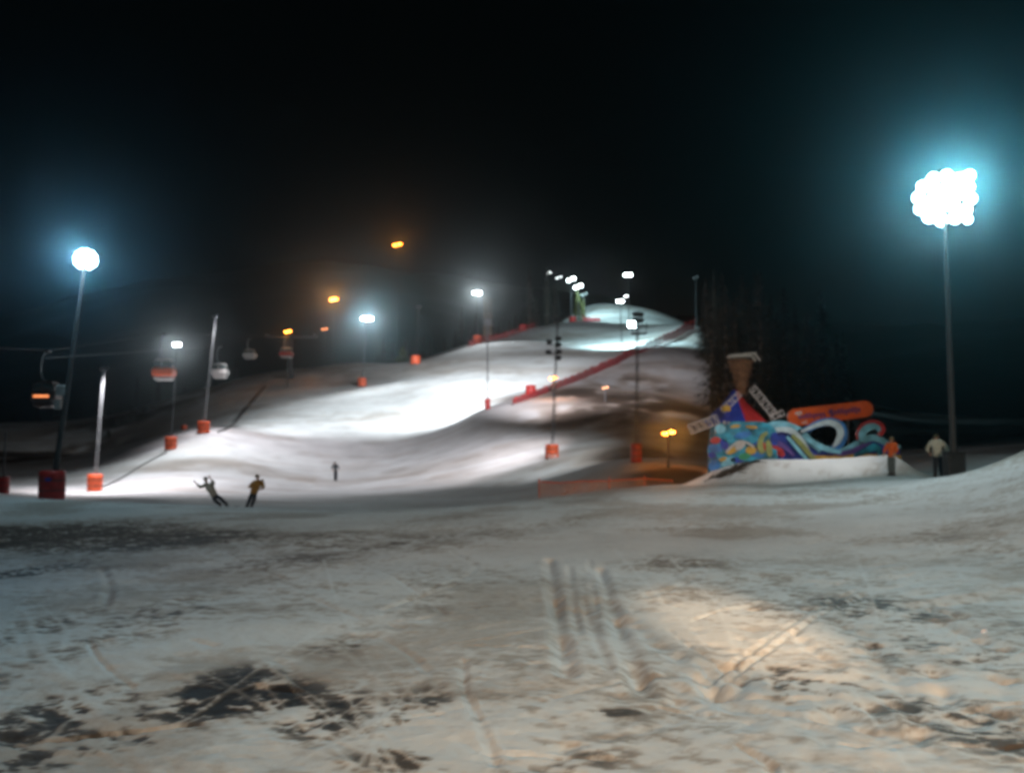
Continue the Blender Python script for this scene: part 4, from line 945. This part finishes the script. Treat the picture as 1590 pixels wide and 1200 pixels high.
for i in range(24):
    D = rr.uniform(245, 300); px = 585 + i*12 + rr.uniform(-4, 4)
    tree('dark spruce in the black stand of trees behind the left ridge of the piste', px, D, rr.randrange(3), rr.uniform(.7, 1.1), 'dark spruces behind the left ridge')
for i in range(10):
    D = rr.uniform(200, 260); px = 20 + i*38 + rr.uniform(-8, 8)
    tree('dark spruce in the black trees below the cableway', px, D, rr.randrange(3), rr.uniform(.6, .9), 'dark spruces below the cableway')
def solo(name, label, px, D, h, r, n_, seed, m, ls, trunk=True, cat='tree'):
    p = at(px, 600, D); root = thing(name, label, cat, (p.x, D, gz(p.x, D)))
    me_ = conifer_mesh(h, r, n_, seed, "crown", ls); me_.materials.append(M[m]); o = bpy.data.objects.new("crown", me_); C.objects.link(o); o.parent = root
    t_ = trunk_mesh(h, .12, seed, "trunk"); t_.materials.append(M['bark']); o = bpy.data.objects.new("trunk", t_); C.objects.link(o); o.parent = root
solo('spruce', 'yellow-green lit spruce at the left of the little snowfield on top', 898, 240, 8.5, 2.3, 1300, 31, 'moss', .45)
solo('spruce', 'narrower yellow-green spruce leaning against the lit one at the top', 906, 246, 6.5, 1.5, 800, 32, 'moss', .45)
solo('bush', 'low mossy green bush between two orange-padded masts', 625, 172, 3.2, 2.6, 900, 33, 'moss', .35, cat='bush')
for i, (px, lab) in enumerate(((752, 'nearest the lamp'), (757, 'the middle one'), (762, 'the one farthest right'))):
    D = 212 + 2*i; top = at(px, 458 + 2*i, D); g = gz(top.x, D); root = thing('bare_tree', 'pale brown bare trunk beside the lit white mast, ' + lab, 'bare tree', (top.x, D, g), 'pale bare trunks')
    h = top.z - g; mb = MB(); mb.tube([(0, 0, -.3), (.1, 0, h*.5), (0, 0, h)], [.24, .17, .07], 8); mb.build("trunk", M['litbark'], root)
    mb = MB()
    for k in range(9):
        z = h*(.45 + .055*k); a = k*2.4 + i; mb.tube([(0, 0, z), (math.cos(a)*.8, math.sin(a)*.8, z + .7), (math.cos(a)*1.0, math.sin(a)*1.0, z + 1.4)], [.05, .03, .01], 4)
    mb.build("branches", M['bark'], root)
for i, (px, D, w_) in enumerate(((185, 150, 1.5), (205, 152, 1.9), (170, 140, 1.2), (225, 160, 1.4))):
    solo('bush', ('scrubby dark bush, leftmost on the dim left bank', 'widest scrubby dark bush on the dim left bank', 'smallest scrubby dark bush low on the dim left bank', 'scrubby dark bush, rightmost on the dim left bank')[(1, 1, 2, 3)[i]] if i else 'scrubby dark bush second from the left on the dim left bank', px, D, w_, w_, 260, 50+i, 'needles', .25, cat='bush')

beam(FAR[0][0], FAR[0][1] + Vector((.5, 1, 0)), 955, 480, 60000, COOL, 80, 290)
beam(FAR[1][0], FAR[1][1] + Vector((.5, 1, 0)), 930, 495, 40000, COOL, 90, 260)

# ------------------------------------------------------------------ haze over everything, added so the lamps get a glow
hb = MB(); hb.box((0, 380, 95), (2600, 850, 320)); hz = hb.build("haze", bpy.data.materials.new("haze_air")); tag(hz, None, None, kind='stuff')
hm = hz.data.materials[0]; hm.use_nodes = True; nt = hm.node_tree; nt.nodes.clear()
out = nt.nodes.new("ShaderNodeOutputMaterial"); pv = nt.nodes.new("ShaderNodeVolumePrincipled"); pv.inputs["Density"].default_value = .00026
pv.inputs["Color"].default_value = (.85, .96, 1.0, 1); pv.inputs["Anisotropy"].default_value = .945; nt.links.new(pv.outputs[0], out.inputs["Volume"])
